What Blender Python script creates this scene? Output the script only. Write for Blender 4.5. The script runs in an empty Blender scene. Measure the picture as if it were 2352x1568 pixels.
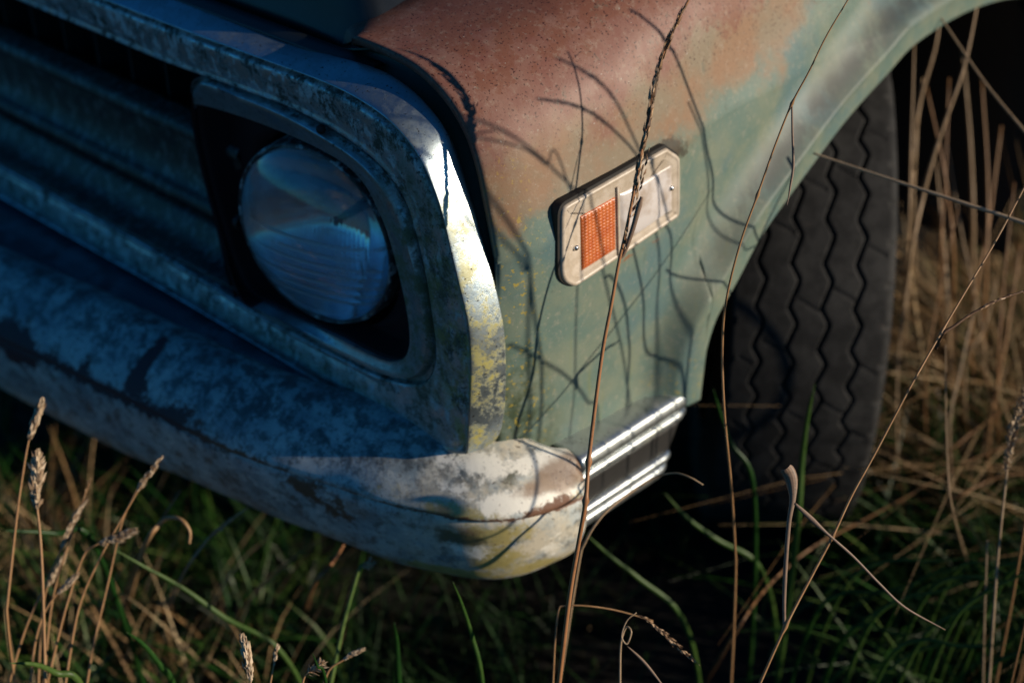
import bpy, math, random
import numpy as np
from math import radians, sin, cos, pi
from mathutils import Vector, Matrix
random.seed(7); rng = np.random.default_rng(7)
SC = bpy.context.scene
COL = SC.collection

# ------------------------------------------------------------ camera, sky, sun, exposure
TH, PH = radians(33), radians(42)          # pitch below the horizon, yaw to the car's nose
CAM = np.array([0.66, -0.75, 1.22])
FPX = 3267.0
F_ = np.array([-sin(PH)*cos(TH), cos(PH)*cos(TH), -sin(TH)])
U_ = np.array([-sin(PH)*sin(TH), cos(PH)*sin(TH), cos(TH)])
R_ = np.array([cos(PH), sin(PH), 0.0])
cd = bpy.data.cameras.new('camera'); cam = bpy.data.objects.new('camera', cd); COL.objects.link(cam)
cd.lens = 50; cd.sensor_width = 36; cd.clip_start = 0.02; cd.clip_end = 500
cam.matrix_world = Matrix((( *(R_[0:1]), U_[0], -F_[0], CAM[0]), (R_[1], U_[1], -F_[1], CAM[1]),
                           (R_[2], U_[2], -F_[2], CAM[2]), (0, 0, 0, 1)))
cd.dof.use_dof = True; cd.dof.focus_distance = 1.12; cd.dof.aperture_fstop = 3.2
SC.camera = cam
SUN_EL, SUN_AZ = radians(18), radians(26)  # azimuth from +x (the car's flank) towards +y (its rear)
SUN = np.array([cos(SUN_EL)*cos(SUN_AZ), cos(SUN_EL)*sin(SUN_AZ), sin(SUN_EL)])
w = bpy.data.worlds.new('World'); SC.world = w; w.use_nodes = True
sky = w.node_tree.nodes.new('ShaderNodeTexSky'); sky.sky_type = 'NISHITA'; sky.sun_disc = False
sky.sun_elevation = SUN_EL; sky.sun_rotation = pi/2 - SUN_AZ
sky.ozone_density = 6; sky.air_density = 0.8; sky.dust_density = 0.0
bg = w.node_tree.nodes['Background']; bg.inputs[1].default_value = 0.088
tint = w.node_tree.nodes.new('ShaderNodeMix'); tint.data_type = 'RGBA'; tint.blend_type = 'MULTIPLY'; tint.inputs[0].default_value = 1
tint.inputs[7].default_value = (.15, .60, .72, 1)      # a deep clear evening blue
w.node_tree.links.new(sky.outputs[0], tint.inputs[6]); w.node_tree.links.new(tint.outputs[2], bg.inputs[0])
sd = bpy.data.lights.new('sun', 'SUN'); so = bpy.data.objects.new('sun', sd); COL.objects.link(so)
sd.energy = 5.0; sd.angle = radians(0.55); sd.color = (1.0, 0.86, 0.68)
so.rotation_euler = Vector(SUN).to_track_quat('Z', 'Y').to_euler(); so.location = (3, 1, 2)
SC.view_settings.view_transform = 'Standard'; SC.view_settings.look = 'None'
SC.view_settings.exposure = 0.2; SC.view_settings.gamma = 1

def ray(px, py): return F_ + R_*((px-1176)/FPX) - U_*((py-784)/FPX)
def proj(P):
    d = np.asarray(P)-CAM; w_ = d@F_; return 1176+FPX*(d@R_)/w_, 784-FPX*(d@U_)/w_, w_
def Pt(px, py, t): return CAM + ray(px, py)*t
def Px(px, py, x): d = ray(px, py); return CAM + d*((x-CAM[0])/d[0])
def Py(px, py, y): d = ray(px, py); return CAM + d*((y-CAM[1])/d[1])
def Pz(px, py, z): d = ray(px, py); return CAM + d*((z-CAM[2])/d[2])

# ------------------------------------------------------------ node helpers
class M:
    def __init__(s, name):
        s.m = bpy.data.materials.new(name); s.m.use_nodes = True
        s.t = s.m.node_tree; s.b = s.t.nodes['Principled BSDF']
        s.out = s.t.nodes['Material Output']
        s.obj = s.t.nodes.new('ShaderNodeTexCoord').outputs['Object']
    def n(s, ty, ins=None, **kw):
        n = s.t.nodes.new(ty)
        for k, v in kw.items(): setattr(n, k, v)
        for k, v in (ins or {}).items(): s.put(n.inputs[k], v)
        return n
    def put(s, sock, v):
        if isinstance(v, bpy.types.NodeSocket): s.t.links.new(v, sock)
        else:
            if isinstance(v, (tuple, list)) and len(v) == 3 and sock.type == 'RGBA': v = (*v, 1)
            sock.default_value = v
    def map(s, scale, co=None, rot=(0, 0, 0)):
        return s.n('ShaderNodeMapping', {'Vector': co or s.obj, 'Scale': scale, 'Rotation': rot}).outputs[0]
    def noise(s, scale, detail=6, rough=.6, co=None, dist=0.0):
        return s.n('ShaderNodeTexNoise', {'Vector': co or s.obj, 'Scale': scale, 'Detail': detail, 'Roughness': rough, 'Distortion': dist}).outputs['Fac']
    def vor(s, scale, co=None, feat='F1'):
        return s.n('ShaderNodeTexVoronoi', {'Vector': co or s.obj, 'Scale': scale}, feature=feat).outputs['Distance']
    def step(s, v, a, b):      # smooth 0..1 between a and b
        return s.n('ShaderNodeMapRange', {'Value': v, 'From Min': a, 'From Max': b}, interpolation_type='SMOOTHSTEP').outputs[0]
    def math(s, op, a, b=0.0, c=0.0):
        n = s.t.nodes.new('ShaderNodeMath'); n.operation = op
        for i, v in enumerate((a, b, c)): s.put(n.inputs[i], v)
        return n.outputs[0]
    def mix(s, f, a, b):
        n = s.t.nodes.new('ShaderNodeMix'); n.data_type = 'RGBA'
        s.put(n.inputs[0], f); s.put(n.inputs[6], a); s.put(n.inputs[7], b); return n.outputs[2]
    def attr(s, name): return s.n('ShaderNodeAttribute', attribute_name=name).outputs['Fac']
    def xyz(s, co=None):
        return s.n('ShaderNodeSeparateXYZ', {0: co or s.obj}).outputs
    def bump(s, h, strength=.3, dist=.002, normal=None):
        ins = {'Height': h, 'Strength': strength, 'Distance': dist}
        if normal is not None: ins['Normal'] = normal
        return s.n('ShaderNodeBump', ins).outputs[0]
    def set(s, **kw):
        names = {'color': 'Base Color', 'rough': 'Roughness', 'metal': 'Metallic', 'normal': 'Normal', 'spec': 'Specular IOR Level',
                 'trans': 'Transmission Weight', 'ior': 'IOR', 'coat': 'Coat Weight', 'coat_rough': 'Coat Roughness', 'sss': 'Subsurface Weight'}
        for k, v in kw.items(): s.put(s.b.inputs[names[k]], v)
        return s.m

def flat(name, col, rough=.6, metal=0, var=.25, scale=60, spec=.5):
    m = M(name); n = m.noise(scale)
    return m.set(color=m.mix(n, tuple(c*(1-var) for c in col), tuple(min(1, c*(1+var)) for c in col)), rough=rough, metal=metal, spec=spec,
                 normal=m.bump(n, .2, .001))

# --- fender paint: red primer on top, sand brown, sea green below
def fender_paint():
    m = M('weathered_fender_paint')
    x, y, z = m.xyz()
    big = m.noise(5, 3, .55); mid = m.noise(22, 5, .6, dist=.4); fine = m.noise(160, 6, .7)
    # height of the paint front: high z is worn to red primer
    h = m.math('ADD', z, m.math('MULTIPLY', m.math('SUBTRACT', big, .5), .16))
    h = m.math('ADD', h, m.math('MULTIPLY', m.math('SUBTRACT', mid, .5), .07))
    h = m.math('SUBTRACT', h, m.math('MULTIPLY', y, .10))
    h = m.math('SUBTRACT', h, m.math('MULTIPLY', m.math('MAXIMUM', m.math('SUBTRACT', y, .17), 0), .10))
    greens = m.mix(m.step(mid, .35, .65), (.098, .150, .125), (.145, .175, .128))
    greens = m.mix(m.step(m.noise(9, 4), .5, .68), greens, (.080, .138, .138))
    sand = m.mix(m.step(m.noise(14, 5, .65), .38, .62), (.215, .125, .070), (.185, .145, .095))
    red = m.mix(m.step(m.noise(28, 6, .7), .35, .65), (.165, .064, .046), (.205, .105, .078))
    dark_red = (.10, .030, .022)
    he = m.math('ADD', h, m.math('MULTIPLY', m.math('SUBTRACT', m.noise(95, 8, .8), .5), .045))
    c = m.mix(m.step(he, .658, .688), greens, sand)
    c = m.mix(m.step(he, .716, .752), c, red)
    c = m.mix(m.math('MULTIPLY', m.step(m.math('ADD', m.math('MULTIPLY', m.noise(19, 9, .8), 1.0), m.math('MULTIPLY', m.math('SUBTRACT', z, .70), 2.2)), .66, .72), .75), c, (.16, .06, .035))
    c = m.mix(m.math('MULTIPLY', m.step(m.noise(48, 9, .8, co=m.map((1, 1, .55))), .60, .64), .45), c, (.06, .085, .065))
    c = m.mix(m.math('MULTIPLY', m.step(m.noise(11, 6, .7), .5, .7), m.step(h, .755, .80)), c, dark_red)
    # sun-bleached fine film and grain
    c = m.mix(m.math('MULTIPLY', m.step(fine, .52, .7), .28), c, (.36, .31, .24))
    grime = m.step(m.noise(45, 8, .75), .55, .75)
    c = m.mix(m.math('MULTIPLY', grime, .35), c, (.10, .09, .05))
    # vertical run-down streaks
    st = m.step(m.noise(1, 5, .6, co=m.map((70, 70, 6))), .60, .72)
    low = m.step(z, .70, .50)
    c = m.mix(m.math('MULTIPLY', m.math('MULTIPLY', st, low), .55), c, (.16, .17, .05))
    # pitting: dark and pale specks, mostly on the crown
    sp = m.noise(420, 2, .5); top = m.step(z, .69, .78)
    c = m.mix(m.math('MULTIPLY', m.step(sp,   .62, .66), m.math('MULTIPLY_ADD', top, .85, .10)), c, (.05, .018, .014))
    c = m.mix(m.math('MULTIPLY', m.step(m.noise(330, 2, .5, co=m.map((1, 1, 1), rot=(1, 2, .4))), .72, .75), .6), c, (.34, .31, .27))
    # algae by the bezel and at the foot
    al = m.math('MULTIPLY', m.attr('algae'), m.step(m.noise(60, 6, .7), .35, .65))
    c = m.mix(al, c, (.035, .05, .018))
    li = m.math('MULTIPLY', m.attr('lichen'), m.step(m.noise(190, 3, .6), .60, .64))
    c = m.mix(li, c, (.36, .27, .04))
    ru = m.step(m.math('ADD', m.attr('rust'), m.math('MULTIPLY', m.math('SUBTRACT', m.noise(70, 6, .7), .5), .9)), .45, .62)
    c = m.mix(ru, c, (.20, .085, .035))
    so_ = m.step(m.math('ADD', m.attr('soot'), m.math('MULTIPLY', m.math('SUBTRACT', m.noise(110, 6, .75), .5), 1.0)), .42, .72)
    c = m.mix(m.math('MULTIPLY', so_, .8), c, (.035, .022, .014))
    cz = m.math('MULTIPLY', m.attr('crease_shade'), m.step(m.noise(1, 6, .7, co=m.map((30, 30, 14))), .28, .55))  # crease grime, darkened to paint in the shade of the arch fillet
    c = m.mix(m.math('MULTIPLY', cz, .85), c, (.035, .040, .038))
    hh = m.math('ADD', m.math('MULTIPLY', m.noise(500, 3), .25), m.math('ADD', m.math('MULTIPLY', ru, .3), m.noise(12, 3)))
    return m.set(color=c, rough=m.math('MULTIPLY_ADD', mid, .25, .42), spec=.35, normal=m.bump(hh, .22, .002))

# --- old bright metal of the grille frame: dull silver, pitted, moss and lichen in places
def old_chrome(name, base=(.50, .54, .56), grime=(.055, .058, .05), metal=.8, gr=.515, lich=True, rough=.28):
    m = M(name)
    n1 = m.noise(38, 7, .72, dist=.3); n2 = m.noise(150, 6, .75); n3 = m.noise(7, 3)
    v = m.math('ADD', m.math('MULTIPLY', n1, .65), m.math('MULTIPLY', n2, .35))
    g = m.math('MULTIPLY', m.step(v, gr-.05, gr+.06), m.math('SUBTRACT', 1.0, m.math('MULTIPLY', m.attr('clean'), .8)))
    c = m.mix(g, m.mix(m.attr('clean'), base, tuple(b*k for b, k in zip(base, (.74, .84, .92)))), grime)
    pale = m.math('MULTIPLY', m.math('SUBTRACT', 1.0, m.attr('clean')), m.step(m.noise(90, 7, .75, co=m.map((1, 1, .6), rot=(.3, 0, .8))), .50, .60))
    c = m.mix(m.math('MULTIPLY', pale, .8), c, (.60, .64, .65))
    mo = m.math('MULTIPLY', m.attr('algae'), m.step(m.noise(50, 7, .75), .33, .60))
    c = m.mix(mo, c, (.15, .145, .075))
    li = m.math('MULTIPLY', m.attr('lichen'), m.step(m.noise(46, 10, .80), .44, .60))
    c = m.mix(li, c, (.34, .30, .08))
    sp = m.step(m.noise(300, 3, .6), .64, .68)
    c = m.mix(m.math('MULTIPLY', sp, .9), c, (.04, .028, .02))
    dirt = m.math('MAXIMUM', m.math('MAXIMUM', g, li), m.math('MAXIMUM', mo, pale))
    return m.set(color=c, metal=m.math('MULTIPLY', m.math('SUBTRACT', 1.0, m.math('MULTIPLY', dirt, .85)), m.math('MULTIPLY_ADD', m.attr('clean'), 1.0-metal, metal)),
                 rough=m.math('MULTIPLY_ADD', dirt, .42, rough), normal=m.bump(m.math('ADD', m.math('MULTIPLY', n2, .5), dirt), .16, .0015))

# --- bumper: chalky white coat over chrome, flaking to rust
def bumper_paint():
    m = M('flaking_bumper_coat')
    v = m.attr('across')
    n1 = m.noise(16, 8, .72, dist=.6); n2 = m.noise(60, 8, .75); n3 = m.noise(220, 4, .7)
    c = m.mix(m.step(n1, .38, .62), (.44, .48, .47), (.20, .25, .27))
    c = m.mix(m.math('MULTIPLY', m.step(n2, .47, .60), .8), c, (.06, .068, .065))
    c = m.mix(m.math('MULTIPLY', m.step(m.noise(34, 8, .8), .54, .6), .6), c, (.60, .60, .56))
    c = m.mix(m.math('MULTIPLY', m.attr('warm'), m.step(m.noise(24, 10, .8), .40, .60)), c, (.58, .52, .40))
    # dark blotching of the top face
    bl = m.math('MULTIPLY', m.attr('blotch'), m.step(m.math('ADD', m.math('MULTIPLY', n2, .7), m.math('MULTIPLY', n3, .3)), .44, .55))
    c = m.mix(m.math('MULTIPLY', bl, .85), c, (.06, .07, .075))
    ye = m.step(m.math('ADD', m.attr('lichen'), m.math('MULTIPLY', m.math('SUBTRACT', m.noise(52, 10, .82), .5), 2.0)), .42, .80)
    c = m.mix(m.math('MULTIPLY', ye, .85), c, (.36, .29, .08))
    mo = m.step(m.math('ADD', m.attr('algae'), m.math('MULTIPLY', m.math('SUBTRACT', m.noise(36, 8, .75), .5), 1.3)), .45, .75)
    c = m.mix(m.math('MULTIPLY', mo, .85), c, (.075, .075, .04))
    wh = m.step(m.math('ADD', m.attr('white'), m.math('MULTIPLY', m.math('SUBTRACT', m.noise(44, 10, .82), .5), 1.9)), .50, .72)
    c = m.mix(m.math('MULTIPLY', wh, .95), c, (.80, .77, .68))
    ru = m.step(m.math('ADD', m.attr('rust'), m.math('MULTIPLY', m.math('SUBTRACT', m.noise(60, 10, .80), .5), 1.7)), .46, .64)
    rc = m.mix(n3, (.085, .035, .022), (.20, .095, .045))
    rc = m.mix(m.attr('deep'), rc, (.045, .012, .018))
    c = m.mix(ru, c, rc)
    br = m.step(m.math('ADD', m.attr('brown'), m.math('MULTIPLY', m.math('SUBTRACT', m.noise(40, 8, .75), .5), .9)), .4, .8)
    c = m.mix(m.math('MULTIPLY', br, .8), c, (.21, .125, .07))
    c = m.mix(m.math('MULTIPLY', m.step(m.noise(260, 3, .6), .64, .68), .7), c, (.05, .035, .025))
    h = m.math('ADD', m.math('MULTIPLY', ru, -.8), m.math('ADD', n2, m.math('MULTIPLY', n3, .4)))
    return m.set(color=c, metal=0.0, rough=m.math('MULTIPLY_ADD', ru, .3, .36), spec=.6, normal=m.bump(h, .25, .0022))

def rubber():
    m = M('tyre_rubber'); n = m.noise(40, 8, .7); n2 = m.noise(300, 4)
    c = m.mix(m.step(n, .4, .62), (.012, .012, .012), (.026, .0255, .025))
    c = m.mix(m.math('MULTIPLY', m.step(m.noise(90, 6, .8), .62, .70), .5), c, (.09, .075, .06))
    c = m.mix(m.math('MULTIPLY', m.step(m.noise(16, 9, .8), .48, .62), .5), c, (.038, .037, .035))
    c = m.mix(m.math('MULTIPLY', m.step(m.noise(230, 4, .7), .60, .68), .5), c, (.008, .008, .008))
    return m.set(color=c, rough=.8, spec=.2, normal=m.bump(m.math('ADD', n2, m.math('MULTIPLY', n, 2)), .25, .001))

MT = {}
MT['fender'] = fender_paint()
MT['frame'] = old_chrome('dull_pitted_metal')
MT['fin'] = old_chrome('grille_metal', base=(.085, .085, .085), grime=(.025, .024, .022), gr=.56, rough=.5)
MT['strip'] = old_chrome('bright_strip_metal', base=(.62, .60, .56), grime=(.12, .10, .075), metal=.85, gr=.56, rough=.30)
MT['bumper'] = bumper_paint()
MT['rubber'] = rubber()
MT['maroon'] = flat('dark_maroon_paint', (.026, .006, .008), .65, spec=.25)
MT['black'] = flat('black_underbody', (.006, .006, .006), .8)
MT['seal'] = flat('dark_seal', (.035, .040, .026), .55, scale=90)
MT['gasket'] = flat('black_gasket', (.008, .007, .006), .6)
MT['blackband'] = old_chrome('black_strip_insert', base=(.010, .010, .011), grime=(.03, .03, .03), metal=.0, gr=.66, rough=.5)
MT['rim'] = flat('dull_steel_rim', (.10, .09, .08), .5, metal=.6)
MT['screw'] = flat('screw_metal', (.7, .68, .64), .25, metal=1, var=.1)

def hood_mat():
    m = M('dark_hood_paint'); n = m.noise(26, 8, .75)
    c = m.mix(m.step(n, .4, .62), (.004, .006, .008), (.007, .010, .013))
    return m.set(color=c, rough=.42, normal=m.bump(n, .2, .001))
MT['hood'] = hood_mat()

def valance_mat():
    m = M('valance_paint'); n = m.noise(30, 8, .75); n2 = m.noise(9, 4)
    c = m.mix(m.step(n, .42, .6), (.10, .15, .18), (.035, .055, .07))
    c = m.mix(m.step(n2, .48, .62), c, (.055, .085, .11))
    return m.set(color=c, rough=.4, normal=m.bump(n, .2, .001))
MT['valance'] = valance_mat()

# ------------------------------------------------------------ mesh helpers
def link(name, me, mat=None, parent=None, smooth=True):
    o = bpy.data.objects.new(name, me); COL.objects.link(o)
    if mat: me.materials.append(mat)
    if parent: o.parent = parent
    if smooth and len(me.polygons): me.polygons.foreach_set('use_smooth', [True]*len(me.polygons))
    return o
def mesh(name, V, Fc, mat=None, parent=None, smooth=True, autos=None):
    me = bpy.data.meshes.new(name)
    V = np.asarray(V, float)
    if parent is not None: V = V - np.array(world_loc(parent))
    me.from_pydata([tuple(v) for v in V], [], [tuple(f) for f in Fc]); me.update()
    o = link(name, me, mat, parent, smooth)
    if autos is not None:
        import bmesh
        bm = bmesh.new(); bm.from_mesh(me)
        for e in bm.edges:
            if len(e.link_faces) == 2 and e.calc_face_angle(0) > radians(autos): e.smooth = False
        bm.to_mesh(me); bm.free()
    return o
LOC = {}
def world_loc(o): return LOC.get(o.name, (0, 0, 0))
def empty(name, loc, label=None, cat=None, group=None, parent=None):
    o = bpy.data.objects.new(name, None); COL.objects.link(o); o.empty_display_size = .05
    if parent is not None:
        o.parent = parent; p = world_loc(parent); o.location = tuple(np.array(loc)-np.array(p))
    else: o.location = tuple(loc)
    LOC[o.name] = tuple(loc)
    tag(o, label, cat, group); return o
def tag(o, label=None, cat=None, group=None, kind=None):
    if label: o['label'] = label
    if cat: o['category'] = cat
    if group: o['group'] = group
    if kind: o['kind'] = kind
    return o
def solid(o, th, off=-1.0):
    md = o.modifiers.new('thickness', 'SOLIDIFY'); md.thickness = th; md.offset = off; return o
def bevel(o, wd, seg=2):
    md = o.modifiers.new('bevel', 'BEVEL'); md.width = wd; md.segments = seg; md.limit_method = 'ANGLE'; md.angle_limit = radians(35); return o
def cr(P, n, closed=False):
    """Catmull-Rom through points P (m,k): n samples per segment."""
    P = np.asarray(P, float); m = len(P); out = []
    rngs = range(m if closed else m-1)
    for i in rngs:
        if closed: a, b, c, d = P[(i-1) % m], P[i], P[(i+1) % m], P[(i+2) % m]
        else:
            b, c = P[i], P[i+1]; a = P[i-1] if i > 0 else 2*b-c; d = P[i+2] if i+2 < m else 2*c-b
        for k in range(n):
            t = k/n
            out.append(.5*((2*b)+(-a+c)*t+(2*a-5*b+4*c-d)*t*t+(-a+3*b-3*c+d)*t**3))
    if not closed: out.append(P[-1])
    return np.array(out)
def resample(P, n):
    P = np.asarray(P, float); d = np.r_[0, np.cumsum(np.linalg.norm(np.diff(P, axis=0), axis=1))]
    s = np.linspace(0, d[-1], n); return np.stack([np.interp(s, d, P[:, k]) for k in range(P.shape[1])], 1)
def grid_faces(nu, nv, closed_u=False, closed_v=False):
    f = []
    for i in range(nu if closed_u else nu-1):
        for j in range(nv if closed_v else nv-1):
            a = i*nv+j; b = i*nv+(j+1) % nv; c = ((i+1) % nu)*nv+(j+1) % nv; d = ((i+1) % nu)*nv+j
            f.append((a, b, c, d))
    return f
def set_attr(o, name, vals):
    a = o.data.attributes.new(name, 'FLOAT', 'POINT'); a.data.foreach_set('value', np.clip(np.asarray(vals, float), 0, 1))
def blobs(V, L):
    """soft spots: each (centre xyz, radius or (rx,ry,rz), strength)"""
    out = np.zeros(len(V))
    for c, r, s in L:
        r = np.array(r if hasattr(r, '__len__') else (r, r, r)); d = np.linalg.norm((V-np.array(c))/r, axis=1)
        out = np.maximum(out, s*np.clip(1.25-d, 0, 1)**.8*(d < 1.25))
    return np.clip(out, 0, 1)
def polyline_dist(V, L):
    L = np.asarray(L); out = np.full(len(V), 9.)
    for a, b in zip(L[:-1], L[1:]):
        ab = b-a; t = np.clip(((V-a)@ab)/(ab@ab), 0, 1); out = np.minimum(out, np.linalg.norm(V-(a+t[:, None]*ab), axis=1))
    return out
def tube(P, r, n=8, cap=True):
    P = np.asarray(P, float); m = len(P); r = np.broadcast_to(np.asarray(r, float), (m,))
    T = np.gradient(P, axis=0); T /= np.linalg.norm(T, axis=1)[:, None]+1e-12
    up = np.array([.31, .17, .93]); 
    V = []
    nrm = np.cross(T[0], up); nrm /= np.linalg.norm(nrm)
    for i in range(m):
        nrm = nrm-T[i]*(nrm@T[i]); nrm /= np.linalg.norm(nrm)+1e-12; b = np.cross(T[i], nrm)
        for k in range(n):
            a = 2*pi*k/n; V.append(P[i]+r[i]*(cos(a)*nrm+sin(a)*b))
    Fc = grid_faces(m, n, closed_v=True)
    if cap: Fc += [tuple(range(n-1, -1, -1)), tuple((m-1)*n+k for k in range(n))]
    return V, Fc
def box(c, s):
    c = np.array(c); s = np.array(s)/2
    V = [c+s*np.array(q) for q in ((-1,-1,-1),(1,-1,-1),(1,1,-1),(-1,1,-1),(-1,-1,1),(1,-1,1),(1,1,1),(-1,1,1))]
    return V, [(0,3,2,1),(4,5,6,7),(0,1,5,4),(1,2,6,5),(2,3,7,6),(3,0,4,7)]
class MB:
    def __init__(s): s.V = []; s.F = []
    def add(s, VF):
        o = len(s.V); s.V += [tuple(v) for v in VF[0]]; s.F += [tuple(i+o for i in f) for f in VF[1]]; return s
    def build(s, name, mat, parent=None, smooth=True, autos=None): return mesh(name, s.V, s.F, mat, parent, smooth, autos)
def sstep(x, a, b): t = np.clip((x-a)/(b-a), 0, 1); return t*t*(3-2*t)

# ------------------------------------------------------------ the ground
def ground():
    n = 121; xs = np.sign(np.linspace(-1, 1, n))*np.abs(np.linspace(-1, 1, n))**3*60; V = []
    for a in xs:
        for b in xs: V.append((a, b+.5, .02*sin(a*3+1)*cos(b*2.3)*math.exp(-(a*a+b*b)/30)-.065))
    m = M('dark_soil'); n1 = m.noise(18, 8, .75); n2 = m.noise(120, 5, .7)
    c = m.mix(m.step(n1, .4, .6), (.003, .0022, .0015), (.007, .0055, .003)); c = m.mix(m.step(n2, .55, .65), c, (.02, .015, .008))
    c = m.mix(m.step(m.noise(3, 4), .5, .6), c, (.008, .012, .004))
    mt = m.set(color=c, rough=.95, normal=m.bump(m.math('ADD', n1, n2), .25, .004))
    tag(mesh('ground', V, grid_faces(n, n)[::1], mt), kind='structure')
ground()

# ------------------------------------------------------------ the car
car = empty('car', (0, 0, 0), 'old car with faded red and green paint, front corner in long grass', 'car')

# --- fender
yk = [-.002, .0, .012, .03, .05, .08]
XS_Y = [-.03, -.01, 0, .015, .03, .06, .12, .20, .40, 2.5]; XS_X = [-.058, -.040, -.0315, -.0225, -.0165, -.0095, -.002, .002, .0055, .006]
_yy = np.linspace(-.03, 2.5, 4000); _xx = np.interp(_yy, XS_Y, XS_X); _k = np.ones(21)/21; _xx = np.r_[_xx[:10], np.convolve(_xx, _k, 'valid'), _xx[-10:]]
def x_side(y): return np.interp(y, _yy, _xx)
def Ps(px, py, off):      # on the fender's flank, off metres proud of it
    x = 0.0
    for _ in range(12): p = Px(px, py, x); x = float(x_side(p[1]))+off
    return Px(px, py, x)
def z_top(y): return .785+.055*sstep(y, -.02, .30)+.03*sstep(y, .2, 1.0)
prof = np.array([[0, .148], [-.010, .103], [-.019, .066], [-.033, .038], [-.058, .015], [-.094, .001], [-.155, -.003], [-.200, .002], [-.235, .016], [-.250, .04]])  # dx, drop
_a = [Px(px, py, xx)[1:] for px, py, xx in ((1577, 898, .012), (1598, 840, .022), (1635, 737, .028), (1692, 641, .030), (1764, 516, .031), (1899, 324, .031), (2028, 171, .031), (2100, 94, .031), (2225, 22, .031), (2345, -8, .031))]
_e = _a[-1]
ARC = cr(np.array([list(p) for p in _a]+[[_e[0]+.09, _e[1]-.045], [_e[0]+.17, _e[1]-.14], [_e[0]+.215, _e[1]-.28], [_e[0]+.225, .20]]), 12)
Y0, Y1 = ARC[0, 0], ARC[-1, 0]; print('arch', ARC[0], ARC[-1], _a)
A3 = np.c_[np.zeros(len(ARC)), ARC]
def z_bot(y):
    zb = np.interp(y, ARC[:, 0], ARC[:, 1])
    return np.where(y < Y0, .385+(ARC[0, 1]-.385)*sstep(y, .10, .165), np.where(y > Y1, .20, zb))
def sidef_of(V): return sstep(z_top(V[:, 1])-V[:, 2], .04, .12)
def fender():
    ys = np.unique(np.r_[np.linspace(0, .10, 34), np.linspace(.10, Y1, 300), np.linspace(Y1, 1.9, 20), [Y0]])
    top = cr(prof[::-1], 9); V = []; nt = len(top); nd = 110
    for y in ys:
        xs, zt, zb = float(x_side(y)), float(z_top(y)), float(z_bot(y))
        ex = float(sstep(y, -.01, .05))
        for dx, dr in top:
            if dx < -.155: dx, dr = -.155+(dx+.155)*ex, -.003+(dr+.003)*ex
            V.append((xs+dx, y, zt-dr))
        z0 = zt-prof[0, 1]
        for k in range(1, nd+1): V.append((xs, y, z0+(zb-z0)*k/nd))
    V = np.array(V)
    # wheel-arch flare: a rounded roll above a flat lip
    P = V.copy(); P[:, 0] = 0; d = polyline_dist(P, A3)
    sidef = sstep(z_top(V[:, 1])-V[:, 2], .04, .12)
    uu = np.clip((.076-d)/(.076-.029), 0, 1); fl = .031*uu**1.7-.12*np.clip(.029-d, 0, 1)+.004*np.exp(-((d-.095)/.03)**2)
    fade = sstep(V[:, 1], Y0-.10, Y0+.01)
    V[:, 0] += fl*fade*sidef
    V[:, 0] += .0012*np.sin(V[:, 1]*23+1)*np.sin(V[:, 2]*31)*sidef
    # lower front tuck
    V[:, 0] -= .004*sstep(V[:, 2], .50, .40)*sstep(V[:, 1], .25, .05)
    # return flange at the front edge
    nv = nt+nd; first = V[:nv].copy(); f1 = first+np.array([-.006, .004, 0]); f2 = first+np.array([-.014, .022, 0])
    f1[:nt, 2] -= .006; f2[:nt, 2] -= .016
    V = np.vstack([f2, f1, V])
    o = mesh('fender', V, [tuple(reversed(f)) for f in grid_faces(len(ys)+2, nv)], MT['fender'], car)
    solid(o, .0015, -1)
    al = blobs(V, [(Py(1185, 905, .02), (.03, .03, .055), .95), (Py(1180, 960, .02), (.04, .03, .04), 1), (Py(1215, 985, .04), (.03, .03, .03), .7),
                   (Px(1130, 700, 0), (.03, .02, .1), .4)])
    li = blobs(V, [(Py(1175, 750, .01), (.03, .03, .18), .8), (Py(1190, 950, .02), (.04, .03, .05), .9), (Px(1540, 860, 0), (.04, .05, .05), .6)])
    L = [Px(1290, 500, 0), Px(1530, 345, 0), Px(1565, 350, 0)]
    d1 = polyline_dist(V, L); L2 = [Px(1292, 500, 0), Px(1290, 640, 0), Px(1330, 665, 0)]; L3 = [Px(1330, 665, 0), Px(1540, 525, 0)]
    soot = np.clip(1.0-d1/.016, 0, 1)*.6+blobs(V, [(Px(1545, 325, 0), (.03, .03, .018), .42), (Px(1275, 600, 0), .008, .55)])
    rust = np.clip(1-polyline_dist(V, L2)/.008, 0, 1)*.5+np.clip(1-polyline_dist(V, L3)/.009, 0, 1)*.6
    rust = np.maximum(rust, np.clip(1-polyline_dist(V, [Px(1340, 930, 0), Px(1352, 960, 0), Px(1372, 1010, 0), Px(1385, 1050, 0)])/.010, 0, 1)*.85)
    rust = np.maximum(rust, blobs(V, [(Px(1308, 915, 0), .007, .8), (Px(1330, 1030, 0), (.05, .035, .012), .6)]))
    P = V.copy(); P[:, 0] = 0; dd = polyline_dist(P, A3)
    set_attr(o, 'crease_shade', np.exp(-((dd-.042)/.0135)**2)*sidef_of(V)*(.35+.65*sstep(V[:, 1], .20, .34)))
    set_attr(o, 'algae', al); set_attr(o, 'lichen', li); set_attr(o, 'soot', soot); set_attr(o, 'rust', rust)
fender()

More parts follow.
